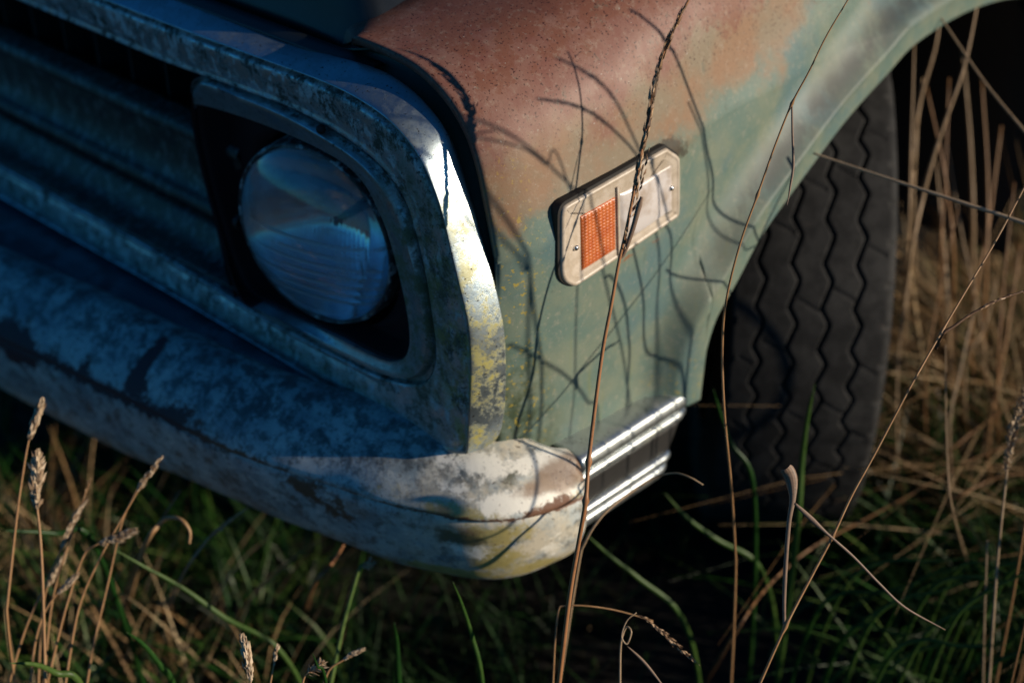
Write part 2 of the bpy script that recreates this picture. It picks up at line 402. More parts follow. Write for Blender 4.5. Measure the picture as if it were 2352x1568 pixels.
# --- grille frame (the bright surround)
def frame():
    yA, yB, yC = -.004, -.035, -.030
    # stations: A outer rear edge, B front ridge, C inner edge of the face
    st = []
    for x in (-1.25, -.9, -.6, -.5, -.42):
        st.append((np.array([x, yA, .766]), np.array([x, yB, .757 if x > -.55 else .757+.0]), np.array([x, yC, .712])))
    tr = [((650, 92), (610, 137), (560, 210)), ((745, 122), (710, 173), (665, 249)), ((840, 148), (790, 207), (760, 298)), ((905, 176), (868, 254), (830, 345)),
          ((970, 228), (922, 303), (885, 396)), ((1027, 303), (968, 366), (930, 465)), ((1061, 396), (1004, 450), (952, 530)), ((1085, 470), (1024, 520), (967, 590)), ((1110, 560), (1040, 590), (980, 650)),
          ((1139, 662), (1059, 668), (990, 715)), ((1157, 750), (1076, 743), (998, 775)), ((1162, 830), (1082, 815), (1000, 815)), ((1161, 906), (1081, 890), (995, 848)),
          ((1157, 958), (1078, 960), (985, 868)), ((1147, 998), (1076, 1010), (975, 878))]
    for a, b, c in tr: st.append((Py(*a, yA), Py(*b, yB), Py(*c, yC)))
    tip = len(st)
    st.append((Py(1125, 1025, yA), Py(1074, 1040, yB), Py(962, 884, yC)))
    for b, c in [((1066, 1043), (950, 884)), ((1025, 1038), (930, 883)), ((940, 1013), (890, 873)), ((873, 976), (850, 857)), ((800, 921), (790, 827)), ((680, 849), (680, 771)), ((600, 801), (600, 727)), ((520, 753), (525, 682))]:
        B = Py(*b, yB); st.append((B+np.array([.0, yA-yB, -.006 if b[0] < 1060 else 0]), B, Py(*c, yC)))
    for x in (-.5, -.6, -.9, -1.25):
        st.append((np.array([x, yA, .438]), np.array([x, yB, .443]), np.array([x, yC, .484])))
    S = np.array([np.r_[a, b, c] for a, b, c in st])
    # spline in two runs, so that the tip stays a sharp corner
    run1 = cr(S[:tip+1], 10); run2 = cr(S[tip:], 10)[1:]
    D = np.vstack([run1, run2]); n = len(D); n1 = len(run1)
    A, B, C = D[:, :3], D[:, 3:6], D[:, 6:]
    side = sstep(np.arange(n), n1-100, n1-60)*(1-sstep(np.arange(n), n1+22, n1+42))   # groove pattern fades on the upright side
    rows = []
    # back edge, outer roll
    back = A+np.array([0, .008, 0]); back = back+(C-A)*.10
    rows.append(back); rows.append(A+(back-A)*.1)
    for s in np.linspace(0, 1, 13)[0:]:
        # rounded shoulder from A to B
        bul = sin(pi*s)**.8*.20
        p = A+(B-A)*s; out = np.stack([np.zeros(n), np.full(n, -1.), np.zeros(n)], 1)*(np.linalg.norm(B-A, axis=1)*bul)[:, None]*.55
        rows.append(p+out)
    face = [(.02, -.0006), (.05, .0006), (.070, .0050), (.10, .0068), (.135, .0060), (.165, .0012), (.22, -.0006), (.35, -.0010), (.55, -.0004), (.70, -.0002), (.80, .0006), (.86, .002), (.92, .0005), (.97, 0), (1.0, .0012)]
    for s, dy in face:
        p = B+(C-B)*s; p = p.copy(); p[:, 1] += dy*(1-side*.85); rows.append(p)
    # return into the opening
    cen = np.array([-.26, 0, .6]); 
    rows.append(C+np.array([0, .006, 0])); rows.append(C+np.array([0, .02, 0]))
    G = np.stack(rows, 1)          # n, k, 3
    V = G.reshape(-1, 3); k = G.shape[1]
    o = mesh('grille_frame', V, grid_faces(n, k), MT['frame'], car, autos=50)
    md = o.modifiers.new('sub', 'SUBSURF'); md.levels = 1; md.render_levels = 1
    li = blobs(V, [(Py(1095, 740, -.02), (.05, .04, .07), 1.0), (Py(1120, 880, -.02), (.05, .04, .08), 1.0), (Py(1110, 1000, -.02), (.05, .04, .06), 1.0), (Py(1050, 560, -.02), (.03, .03, .05), .55),
                   (Py(940, 480, -.03), .02, .5)])
    al = blobs(V, [(Py(975, 700, -.03), (.055, .03, .14), 1.), (Py(940, 440, -.03), (.04, .03, .06), .8), (Py(985, 900, -.03), (.05, .03, .05), .7), (Py(800, 880, -.03), (.2, .03, .03), .6), (Py(1095, 780, -.02), (.03, .04, .05), .5)])  # algae on the upright side raised to paint in warm bounce light
    al = np.maximum(al, .12)
    li = li*(V[:, 1] > -.0365)
    set_attr(o, 'lichen', li); set_attr(o, 'algae', al)
    kk = np.tile(np.arange(k), n); set_attr(o, 'clean', np.where(kk <= 15, 1.0, 0.0))
    # seal filling the gap between frame and fender
    E = [Py(*p, .004) for p in ((780, 120), (860, 124), (933, 146), (1010, 205), (1061, 287), (1091, 375), (1112, 475), (1130, 577), (1145, 680), (1150, 800), (1152, 900), (1150, 990))]
    I = [Py(*p, .002) for p in ((740, 130), (820, 152), (890, 182), (960, 240), (1015, 315), (1050, 400), (1080, 490), (1105, 585), (1130, 690), (1140, 800), (1142, 900), (1135, 990))]
    E = cr(np.array(E), 8); I = cr(np.array(I), 8)
    rws = []
    for s in np.linspace(-.6, 1.35, 9):
        p = I+(E-I)*s; p = p.copy(); p[:, 1] += .012+.006*sin(s*pi); rws.append(p)
    G = np.stack(rws, 1)
    solid(mesh('fender_seal', G.reshape(-1, 3), grid_faces(G.shape[0], G.shape[1]), MT['seal'], car), .002)
frame()

# --- headlight surround, bucket panel, headlight
def headlight():
    O = [(455, 178), (560, 212), (665, 251), (760, 300), (830, 347), (885, 398), (930, 467), (952, 532), (980, 652), (998, 777), (995, 848), (962, 884), (890, 873), (790, 827), (680, 771), (600, 727), (540, 688), (497, 528), (453, 353), (437, 235)]
    D = [(468, 196), (560, 228), (655, 270), (740, 318), (812, 366), (862, 418), (900, 480), (925, 545), (955, 660), (973, 765), (965, 835), (935, 862), (875, 853), (785, 810), (680, 752), (605, 716), (550, 676), (500, 526), (456, 354), (442, 240)]
    E = [(452, 240), (551, 267), (645, 302), (725, 338), (793, 378), (838, 425), (868, 482), (893, 545), (922, 655), (940, 755), (935, 812), (905, 831), (855, 817), (775, 776), (690, 738), (627, 707), (556, 662), (504, 524), (460, 355), (446, 262)]
    o3 = np.array([Py(*p, -.0290 if i < 16 else -.0268) for i, p in enumerate(O)]); d3 = np.array([Py(*p, -.0345 if i < 6 or 13 < i < 17 else (-.0305 if i < 16 else -.0270)) for i, p in enumerate(D)]); e3 = np.array([Py(*p, -.0265) for p in E])
    # left flank of the surround stands back with the grille
    S = cr(np.hstack([o3, d3, e3]), 8, True); n = len(S); A, B, C = S[:, :3], S[:, 3:6], S[:, 6:]
    rows = []
    rows.append(A+np.array([0, .03, 0])); rows.append(A)
    rows.append(A+(B-A)*.08+np.array([0, .007, 0])); rows.append(A+(B-A)*.5+np.array([0, .0075, 0])); rows.append(A+(B-A)*.62+np.array([0, .003, 0])); rows.append(A+(B-A)*.8+np.array([0, -.0006, 0])); rows.append(B)
    rows.append(B+(C-B)*.3+np.array([0, -.0006, 0])); rows.append(B+(C-B)*.7+np.array([0, .001, 0])); rows.append(C); rows.append(C+np.array([0, .004, 0]))
    G = np.stack(rows, 1); V = G.reshape(-1, 3)
    kk = np.tile(np.arange(len(rows)), n)
    b = mesh('headlight_surround', V, [tuple(f) for f in grid_faces(n, len(rows), closed_u=True)], MT['frame'], car, autos=60)
    set_attr(b, 'algae', np.clip(.3+blobs(V, [(Py(950, 680, -.03), (.05, .03, .12), .9)]), 0, 1)); set_attr(b, 'lichen', np.zeros(len(V))); set_attr(b, 'clean', np.where((kk >= 5), .9, 0.))
    b.data.materials.append(MT['maroon'])
    for pi_, pl_ in enumerate(b.data.polygons):
        if pi_//(len(rows)-1) >= 16*8-5 and pi_//(len(rows)-1) < 19*8+2: pl_.material_index = 1
    # screw hole on the surround's upper bar
    V, Fc = tube([Py(737, 297, -.036), Py(737, 297, -.030)], .0042, 14); mesh('screw', V, Fc, MT['gasket'], b)
    # maroon bucket panel: tunnel wall in, then a dished plate with a hole
    HC = Py(722, 541, -.014); R = .095
    rows = []
    rows.append(C+np.array([0, .0045, 0])); rows.append(C+np.array([0, .012, 0]));
    cen = HC.copy()
    inn = C+np.array([0, .030, 0]); inn = inn+(cen-inn)*np.array([.06, 0, .06]); rows.append(inn)
    ang = np.arctan2(inn[:, 2]-cen[2], inn[:, 0]-cen[0])
    ring = cen+np.stack([np.cos(ang)*R*1.04, np.full(n, .016), np.sin(ang)*R*1.04], 1)
    far = np.linalg.norm((inn-cen)[:, [0, 2]], axis=1) > R*1.04
    ring = np.where(far[:, None], ring, inn)
    for s in (.33, .66, 1): rows.append(inn+(ring-inn)*s)
    G = np.stack(rows, 1)
    bp = mesh('headlight_bucket', G.reshape(-1, 3), grid_faces(n, len(rows), closed_u=True), MT['maroon'], car, autos=50); solid(bp, .0015)
    # headlight: retaining ring, reflector bowl, fluted glass lens
    h = empty('headlight', HC, parent=car); h['label'] = 'round headlight with fluted glass lens'
    def rev(profile, name, mat, par, n=96, inward=False):
        V = []
        for r, y in profile:
            for k in range(n): a = 2*pi*k/n; V.append((HC[0]+r*cos(a), HC[1]+y, HC[2]+r*sin(a)))
        f = grid_faces(len(profile), n, closed_v=True)
        return mesh(name, V, f, mat, par)
    ringm = old_chrome('retaining_ring_metal', base=(.10, .11, .12), grime=(.04, .04, .035), gr=.5, lich=False)
    rev([(.0900, .002), (.0904, -.002), (.0918, -.0035), (.0935, -.0025), (.0948, .001), (.0952, .010), (.0952, .035)], 'retaining_ring', ringm, h)
    refl = M('aged_reflector'); nn = refl.noise(20, 6, .7)
    rm = refl.set(color=refl.mix(refl.step(nn, .45, .65), (.82, .90, .95), (.48, .52, .55)), metal=1.0, rough=.11, normal=refl.bump(refl.noise(14, 3), .25, .004))
    rev([(.0896, .004)]+[(.0896*math.sqrt(1-s), .004+.058*s) for s in np.linspace(.03, .985, 26)]+[(.0005, .062)], 'reflector', rm, h)
    # bulb hood and filament support inside the bowl
    V, Fc = tube([HC+np.array([0, .060, 0]), HC+np.array([0, .030, 0])], [.005, .004], 12)
    mesh('bulb_shield', V, Fc, MT['rim'], h)
    # lens
    n = 160; rr = np.linspace(.0, .0902, 110); V = []; 
    for r in rr:
        for k in range(n):
            a = 2*pi*k/n; x, z = r*cos(a), r*sin(a)
            y = -.031*(1-(r/.0902)**2)**.62 if r < .0902 else 0
            V.append((HC[0]+x, HC[1]+y, HC[2]+z))
    of = len(V)
    for r in rr:
        for k in range(n):
            a = 2*pi*k/n; x, z = r*cos(a), r*sin(a)
            y = -.031*(1-(r/.0902)**2)**.62+.003
            # vertical flutes and horizontal ribs on the inner face
            fl = .0005*abs(sin(x/.0040*pi))*(1 if z < .040 else .4)*sstep(r, .086, .07)
            rb = 0
            for j, zz in enumerate((.012, .000, -.011, -.021, -.031, -.041, -.051)):
                if x > (-.02 if j % 2 else -.06): rb += .0010*math.exp(-((z-zz-x*.02)/.0010)**2)
            V.append((HC[0]+x, HC[1]+min(y+fl+rb, .003), HC[2]+z))
    f = grid_faces(len(rr), n, closed_v=True); f2 = [tuple(reversed([i+of for i in q])) for q in f]
    edge = [((len(rr)-1)*n+(k+1) % n, (len(rr)-1)*n+k, of+(len(rr)-1)*n+k, of+(len(rr)-1)*n+(k+1) % n) for k in range(n)]
    g = M('dusty_lens_glass'); dn = g.noise(24, 8, .75)
    dirt = g.math('MULTIPLY_ADD', g.step(dn, .42, .68), .24, .07); dirt = g.math('ADD', dirt, g.math('MULTIPLY', g.attr('rib'), .35))
    gm = g.set(color=g.mix(dirt, (.93, .97, 1), (.20, .19, .17)), trans=g.math('SUBTRACT', 1, dirt), rough=g.math('MULTIPLY_ADD', dn, .06, .0), ior=1.46)
    h.rotation_euler.z = radians(9)
    for ch in h.children: ch.scale = (.965, 1, .965)
    lo = mesh('lens', V, [tuple(reversed(q)) for q in f+f2+edge], gm, h); lo.scale = (.965, 1, .965); VV = np.array(V)-HC
    ribs = np.zeros(len(VV))
    for j, zz in enumerate((.012, .000, -.011, -.021, -.031, -.041, -.051)):
        ribs = np.maximum(ribs, np.exp(-((VV[:, 2]-zz-VV[:, 0]*.02)/.0012)**2)*sstep(VV[:, 0], -.05, .0 if j % 2 else -.04))
    set_attr(lo, 'rib', ribs)
headlight()

# --- grille: bars behind the frame
def grille():
    def bar(prof, x0, x1, name, mat, par, bow=0):
        xs = np.linspace(x0, x1, 40); P = cr(np.array(prof), 5); V = []
        for x in xs:
            for y, z in P: V.append((x, y+bow*(x-x1), z))
        o = mesh(name, V, grid_faces(len(xs), len(P)), mat, par, autos=40); solid(o, .003, 0)
        Vv = np.array(V); set_attr(o, 'clean', np.full(len(Vv), .75)); set_attr(o, 'algae', np.full(len(Vv), .25)); set_attr(o, 'lichen', np.zeros(len(Vv))); return o
    gr = empty('grille', (-.7, 0, .6), parent=car)
    bar([(.024, .634), (.004, .628), (.0, .620), (.004, .612), (.006, .58), (.0, .562), (-.008, .556), (-.010, .551), (-.006, .546), (.02, .544)], -1.25, -.372, 'grille_bar', MT['fin'], gr)
    bar([(.03, .520), (.014, .516), (.008, .508), (.002, .498), (-.006, .492), (-.020, .488), (-.026, .486)], -1.25, -.36, 'grille_bar', MT['fin'], gr)
    mb = MB()
    for x in np.arange(-1.2, -.40, .062): mb.add(box((x, .045, .595), (.003, .03, .22)))
    v = mb.build('grille_slats', MT['black'], gr, smooth=False)
    Vb, Fb = box((-.70, .10, .58), (1.12, .02, .30)); mesh('radiator_panel', Vb, Fb, MT['black'], gr, smooth=False)
grille()

# --- hood and cowl strip behind the frame
def hood():
    xs = np.linspace(-1.45, -.17, 50); ys = np.r_[np.linspace(.02, .06, 8), np.linspace(.08, 1.3, 30)]; V = []
    for x in xs:
        for y in ys:
            z = .760+.064*sstep(y, .018, .046)*sstep(x, -.192, -.222)+.012*sstep(y, .02, .05)+.05*sstep(y, .05, .8)-.010*(sstep(x, -.30, -.19))+.012*sstep(x, -.5, -.9)  # front lip raised to keep the sun off the frame top
            V.append((x, y, z))
    o = mesh('hood', V, [tuple(reversed(f)) for f in grid_faces(len(xs), len(ys))], MT['hood'], car); solid(o, .002)
    Vb = []; P = cr(np.array([(-.006, .764), (.004, .768), (.012, .766), (.020, .752), (.03, .745)]), 4); xs = np.linspace(-1.3, -.17, 30)
    for x in xs:
        for y, z in P: Vb.append((x, y, z))
    solid(mesh('cowl_strip', Vb, grid_faces(len(xs), len(P)), MT['hood'], car), .002)
hood()

# --- bumper
CRS = [(0, 770, .40), (200, 869, .40), (400, 967, .40), (600, 1057, .40), (753, 1104, .40), (873, 1150, .40), (1013, 1180, .40), (1093, 1194, .40), (1193, 1188, .40), (1273, 1166, .40), (1322, 1145, .40), (1342, 1130, .40)]
def bumper():
    crs = [Pz(*p) for p in CRS]
    crs = [np.array([-1.3, -.20, .40]), np.array([-1.05, -.197, .40])]+[np.array([-.80, -.187, .40])]+crs[0:]
    L = cr(np.array(crs), 16); L = resample(L, 300); n = len(L)
    for k in range(25):                       # smooth the traced plan line
        L[1:-1] = L[1:-1]*.5+(L[:-2]+L[2:])*.25
    T = np.gradient(L, axis=0); T /= np.linalg.norm(T, axis=1)[:, None]
    N = np.stack([T[:, 1], -T[:, 0], np.zeros(n)], 1)     # outward
    # across: (outward offset, height) from the top back edge to the bottom lip
    endf = sstep(L[:, 1], -.02, .05)       # 1 at the wrapped end
    prof_f = [(-.080, .440), (-.070, .448), (-.058, .450), (-.046, .4475), (-.030, .438), (-.016, .427), (-.006, .416), (0, .407), (.0015, .403), (.0005, .4010), (-.0035, .3990), (-.0035, .3970), (-.001, .393), (-.001, .382), (-.004, .364), (-.008, .346), (-.014, .328), (-.024, .311), (-.045, .301)]
    prof_e = [(-.030, .431), (-.022, .435), (-.014, .434), (-.008, .430), (-.004, .424), (-.0015, .416), (.0005, .409), (.0018, .404), (.0012, .4015), (-.0015, .3995), (-.0008, .397), (.002, .391), (.003, .378), (.001, .360), (-.004, .342), (-.011, .326), (-.021, .314), (-.032, .307), (-.045, .304)]
    P0 = cr(np.array(prof_f), 5); P1 = cr(np.array(prof_e), 5); k = len(P0)
    V = []; acr = []
    for i in range(n):
        e = endf[i]; P = P0*(1-e)+P1*e
        tap = 1.0
        for j in range(k):
            o_, z = P[j]; q = L[i]+N[i]*o_; V.append((q[0], q[1], z)); acr.append(j/(k-1))
    V = np.array(V)
    V[:, 2] -= .016*sstep(V[:, 0], -.25, -.55)*sstep(V[:, 2], .40, .33)
    # dents and waviness
    V += (np.sin(V[:, 0]*17+V[:, 2]*30)*.0012+np.sin(V[:, 0]*41+1)*.0006)[:, None]*np.array([.3, -1, 0])
    d = np.linalg.norm((V-Pt(1230, 1150, 1.26))/np.array([.05, .06, .03]), axis=1)
    o = mesh('bumper', V, [tuple(reversed(f)) for f in grid_faces(n, k)], MT['bumper'], car)
    solid(o, .003, -1)
    o.modifiers.new('sub', 'SUBSURF').render_levels = 1
    acr = np.array(acr); jj = np.tile(np.arange(k), n); X = V[:, 0]
    def B(px, py, t=None, z=None): return Pz(px, py, z)
    cd_ = np.abs(V[:, 2]-.400)
    top = V[:, 2] > .4
    # seam rust: strong at the left, thin at the corner
    rust = np.clip(1-cd_/(.0055+.014*sstep(X, -.15, -.35)), 0, 1)*(.74+.18*sstep(X, -.1, -.3))
    rust = np.maximum(rust, blobs(V, [(B(760, 1180, z=.37), (.03, .05, .025), .7), (B(690, 1130, z=.385), (.04, .05, .022), .7), (B(420, 960, z=.41), (.04, .05, .020), .7),
              (B(340, 840, z=.43), (.012, .05, .04), .95), (B(350, 880, z=.41), (.03, .05, .02), .9), (B(20, 800, z=.40), (.06, .05, .035), .95), (B(210, 850, z=.405), (.012, .04, .02), .8), (B(1060, 1390-80, z=.33), .012, .5),
              (B(1260, 1155, z=.403), (.05, .05, .009), .75), (B(1270, 1160, z=.403), (.03, .05, .012), .7)]))
    rust = np.maximum(rust, blobs(V, [(np.array([L[-1][0], L[-1][1], z]), (.02, .009, .03), .7) for z in (.43, .41, .385)]))
    deep = sstep(X, -.25, -.34)
    white = blobs(V, [(B(1250, 1045, z=.435), (.08, .06, .010), .9), (B(1180, 1130, z=.412), (.05, .05, .014), .95), (B(1100, 1065, z=.436), (.07, .07, .016), .7), (B(1060, 1120, z=.42), (.05, .05, .014), .55), (B(1270, 1130, z=.410), (.04, .05, .010), .9),
                      (B(1090, 1260, z=.36), (.05, .05, .02), .6), (B(960, 1260, z=.36), (.05, .05, .03), .5), (B(1280, 1230, z=.36), (.03, .03, .03), .7)])
    brown = blobs(V, [(B(1000, 1165, z=.405), (.06, .05, .010), .6), (B(1040, 1215, z=.385), (.06, .05, .010), .6), (B(820, 1180, z=.38), (.05, .05, .02), .6), (B(1290, 1085, z=.424), (.032, .04, .018), 1.), (B(1230, 1110, z=.42), (.04, .04, .010), .8), (B(1310, 1060, z=.43), (.02, .03, .014), .9)])
    lich = blobs(V, [(B(1130, 1215, z=.38), (.05, .05, .018), .95), (B(1150, 1260, z=.35), (.03, .05, .03), .9), (B(1080, 1335, z=.322), (.12, .06, .012), 1.), (B(1240, 1310, z=.325), (.05, .05, .014), 1.), (B(1060, 1160, z=.405), (.05, .05, .010), .85), (B(1280, 1140, z=.407), (.04, .05, .007), .8), (B(900, 1110, z=.41), (.05, .05, .012), .6)])
    alg = blobs(V, [(B(1180, 1090, z=.425), (.018, .03, .018), .8), (B(1060, 1230, z=.375), (.05, .05, .015), .8), (B(1000, 1210, z=.38), (.05, .05, .012), .7), (B(880, 1240, z=.36), (.09, .06, .03), .35), (B(1000, 1330, z=.32), (.2, .06, .012), .6)])
    blot = blobs(V, [(B(560, 890, z=.44), (.14, .08, .03), 1.), (B(700, 960, z=.44), (.12, .08, .03), .9), (B(300, 760, z=.445), (.14, .08, .02), .8), (B(80, 650, z=.445), (.2, .08, .02), .6), (B(1000, 1075, z=.435), (.06, .06, .02), .7)])
    warm = sstep(X, -.13, -.03)
    rust = np.maximum(rust, np.clip(1-np.abs(V[:, 2]-.3990)/.0085, 0, 1)*sstep(X, -.14, -.08))
    for nm, vl in (('warm', warm), ('rust', rust), ('deep', deep), ('white', white), ('brown', brown), ('lichen', lich), ('algae', alg), ('blotch', blot), ('across', acr)): set_attr(o, nm, vl)
    # valance shelf between frame and bumper
    xs = np.linspace(-1.25, -.06, 60); rows = []
    for x in xs:
        yb = np.interp(x, L[:, 0][:260], L[:, 1][:260])
        rows.append([(x, .0, .436), (x, -.02, .434), (x, (yb+.085)*.4-.03*.6, .438), (x, yb+.085, .434), (x, yb+.078, .425), (x, yb+.075, .40)])
    G = np.array([cr(np.array(r), 4) for r in rows])
    solid(mesh('valance', G.reshape(-1, 3), grid_faces(G.shape[0], G.shape[1]), MT['valance'], car), .002)
bumper()

# --- bright strip along the bumper's side
def strip():
    # profile in (x, z), from the top to the bottom
    P = [(-.035, .4235), (-.010, .4265), (.006, .4275), (.018, .4255), (.0215, .4205), (.0220, .4150), (.0190, .4105), (.0185, .4085), (.0215, .4065), (.0225, .4035), (.0215, .4005), (.0160, .3990), (.0150, .3965),
         (.0150, .3700), (.0160, .3675), (.0215, .3660), (.0230, .3630), (.0220, .3600), (.0190, .3585), (.0190, .3560), (.0225, .3535), (.0225, .3480), (.0190, .3440), (.008, .3420)]
    P = resample(cr(np.array(P), 4), 110); ys = np.linspace(0, 1, 40)
    V = []
    for u in ys:
        for x, z in P:
            end = .222-.042*(.4265-z)/.08; y0 = .052; y = y0+(end-y0)*u
            V.append((x+.004*(u)-.003*sstep(u, .93, 1), y, z-.006*u))
    o = mesh('bumper_side_strip', V, [tuple(reversed(f)) for f in grid_faces(len(ys), len(P))], MT['strip'], car, autos=60); solid(o, .002)
    V = np.array(V); set_attr(o, 'lichen', blobs(V, [(Px(1480, 1010, .02), (.02, .03, .01), .5)])); set_attr(o, 'algae', np.full(len(V), .1)); set_attr(o, 'clean', np.full(len(V), .85))
    # dark insert between the ribs
    V = []
    for u in ys:
        for z in np.linspace(.3965, .3700, 10):
            end = .218-.042*(.4265-z)/.08; V.append((.0185+.004*u, .056+(end-.056)*u, z-.006*u))
    b = mesh('strip_insert', V, [tuple(reversed(f)) for f in grid_faces(len(ys), 10)], MT['gasket'], o); solid(b, .0015)
    V = np.array(V); set_attr(b, 'lichen', np.zeros(len(V))); set_attr(b, 'algae', np.zeros(len(V))); set_attr(b, 'clean', np.ones(len(V))*.8)
strip()

# --- side marker lamp on the fender
def marker():
    h = empty('side_marker_lamp', Px(1425, 500, .0), parent=car); h['label'] = 'side marker lamp, one half orange and one half white'
    OUT = [(1291, 498), (1294, 484), (1304, 474), (1320, 465), (1525, 348), (1535, 345), (1561, 361), (1562, 372), (1561, 486), (1555, 499), (1537, 514), (1340, 651), (1322, 657), (1304, 652), (1295, 640), (1292, 625)]
    o3 = np.array([Ps(*p, .006) for p in OUT]); c = o3.mean(0)
    ya, yb = o3[:, 1].min(), o3[:, 1].max(); xa, xb = float(x_side(ya)), float(x_side(yb))
    def plane(y): return xa+.0015+(xb-xa)*(y-ya)/(yb-ya)
    def Pl(px, py, off):
        x = 0.0
        for _ in range(12): p = Px(px, py, x); x = float(plane(p[1]))+off
        return Px(px, py, x)
    def inset(P, d):
        P = np.asarray(P); q = P-c; r = np.linalg.norm(q, axis=1)[:, None]
        n = len(P); T = np.roll(P, -1, 0)-np.roll(P, 1, 0); T /= np.linalg.norm(T, axis=1)[:, None]
        N = np.cross(T, np.array([1., 0, 0])); s = np.sign((N*q).sum(1))[:, None]; return P-N*s*d
    o3 = resample(np.vstack([cr(o3, 4, True), cr(o3, 4, True)[:1]]), 97)[:-1]
    for k in range(2): o3 = o3*.6+(np.roll(o3, 1, 0)+np.roll(o3, -1, 0))*.2
    def loft(spec, name, mat, par, capcol=True, autos=50):
        rows = []
        for d, x in spec: r = inset(o3, d); r = r.copy(); r[:, 0] = plane(r[:, 1])+x; rows.append(r)
        V = np.vstack(rows); n = len(o3); f = grid_faces(len(rows), n, closed_v=True)
        if capcol: V = np.vstack([V, [rows[-1].mean(0)]]); f += [((len(rows)-1)*n+k, (len(rows)-1)*n+(k+1) % n, len(V)-1) for k in range(n)]
        return mesh(name, V, f, mat, par, autos=autos)
    g = loft([(-.0006, -.020), (-.0022, .0005), (-.0018, .0024), (.001, .0026)], 'gasket', MT['gasket'], h)
    g.location = g.location+Vector((0, -.0012, .0016))
    pl = M('yellowed_plastic'); nn = pl.noise(70, 7, .7)
    c1 = pl.mix(pl.step(nn, .40, .62), (.40, .33, .25), (.50, .43, .35)); c1 = pl.mix(pl.math('MULTIPLY', pl.step(pl.noise(35, 7, .75), .55, .68), .7), c1, (.20, .13, .065))
    plm = pl.set(color=c1, rough=.42, sss=.0, normal=pl.bump(nn, .2, .0008))
    loft([(.0, -.01), (-.0002, .0035), (.0006, .0048), (.0018, .0054), (.0030, .0053), (.0036, .0048), (.0042, .0046), (.0080, .0046), (.009, .0044), (.0094, .0042)], 'housing', plm, h)
    # lenses: corners by pixel on the lamp's own plane, then built as raised blocks
    def quad_lens(px4, x0, x1, name, mat, nu=60, nv=60, fn=None, rnd=.10):
        a, b, c_, d = [Pl(*p, x1) for p in px4]   # front-top, rear-top, rear-bottom, front-bottom
        V = []
        for i in range(nu+1):
            for j in range(nv+1):
                u, v = i/nu, j/nv; p = (a*(1-u)+b*u)*(1-v)+(d*(1-u)+c_*u)*v
                e = min(u, 1-u, v, 1-v); hgt = (1-max(0, 1-e/.05)**2)
                x = x0+(x1-x0)*hgt+(fn(u, v) if fn else 0)*min(1, e/.05); V.append((plane(p[1])+x, p[1], p[2]))
        return mesh(name, V, grid_faces(nu+1, nv+1), mat, h)
    om = M('orange_lens'); n1 = om.noise(90, 4)
    omm = om.set(color=om.mix(om.step(n1, .35, .65), (.42, .095, .025), (.50, .14, .04)), rough=.3, coat=.35, coat_rough=.25, sss=.15)
    om.b.inputs['Subsurface Radius'].default_value = (.004, .0015, .0005); om.b.inputs['Subsurface Scale'].default_value = .6
    def studs(u, v): return .0005*(1-.9*(abs(cos(u*10*pi))**6))*(1-.8*abs(cos(v*17*pi))**8)
    o_ = quad_lens([(1333, 497), (1415, 451), (1416, 574), (1336, 625)], .0034, .0052, 'orange_lens', omm, 110, 150, studs); o_['label'] = 'studded orange lens half'
    wm = M('milky_lens'); n2 = wm.noise(50, 6)
    wmm = wm.set(color=wm.mix(wm.step(n2, .4, .7), (.56, .52, .50), (.36, .29, .23)), rough=.32, coat=.4, coat_rough=.2)
    def dome(u, v): return .0030*max(0, 1-((u-.40)/.36)**2)**.5*max(0, 1-((v-.5)/.47)**2)**.5
    w_ = quad_lens([(1422, 447), (1545, 377), (1546, 482), (1424, 568)], .0034, .0048, 'white_lens', wmm, 60, 60, dome); w_['label'] = 'milky white lens half'
    # divider rib
    a, b = Pl(1418, 430, .0052), Pl(1421, 590, .0052)
    V, Fc = tube(np.linspace(a, b, 8), .0012, 8); mesh('divider_rib', V, Fc, plm, h)
    for p in ((1323, 569), (1542, 432)):
        q = Pl(*p, .0048); V = []; n = 20
        for r, x in ((.0026, -.003), (.0026, .0004), (.0022, .0014), (.0012, .0020), (.0002, .0022)):
            for k in range(n): V.append((q[0]+x, q[1]+r*cos(2*pi*k/n), q[2]+r*sin(2*pi*k/n)))
        mesh('screw', V, grid_faces(5, n, closed_v=True), MT['screw'], h)
marker()

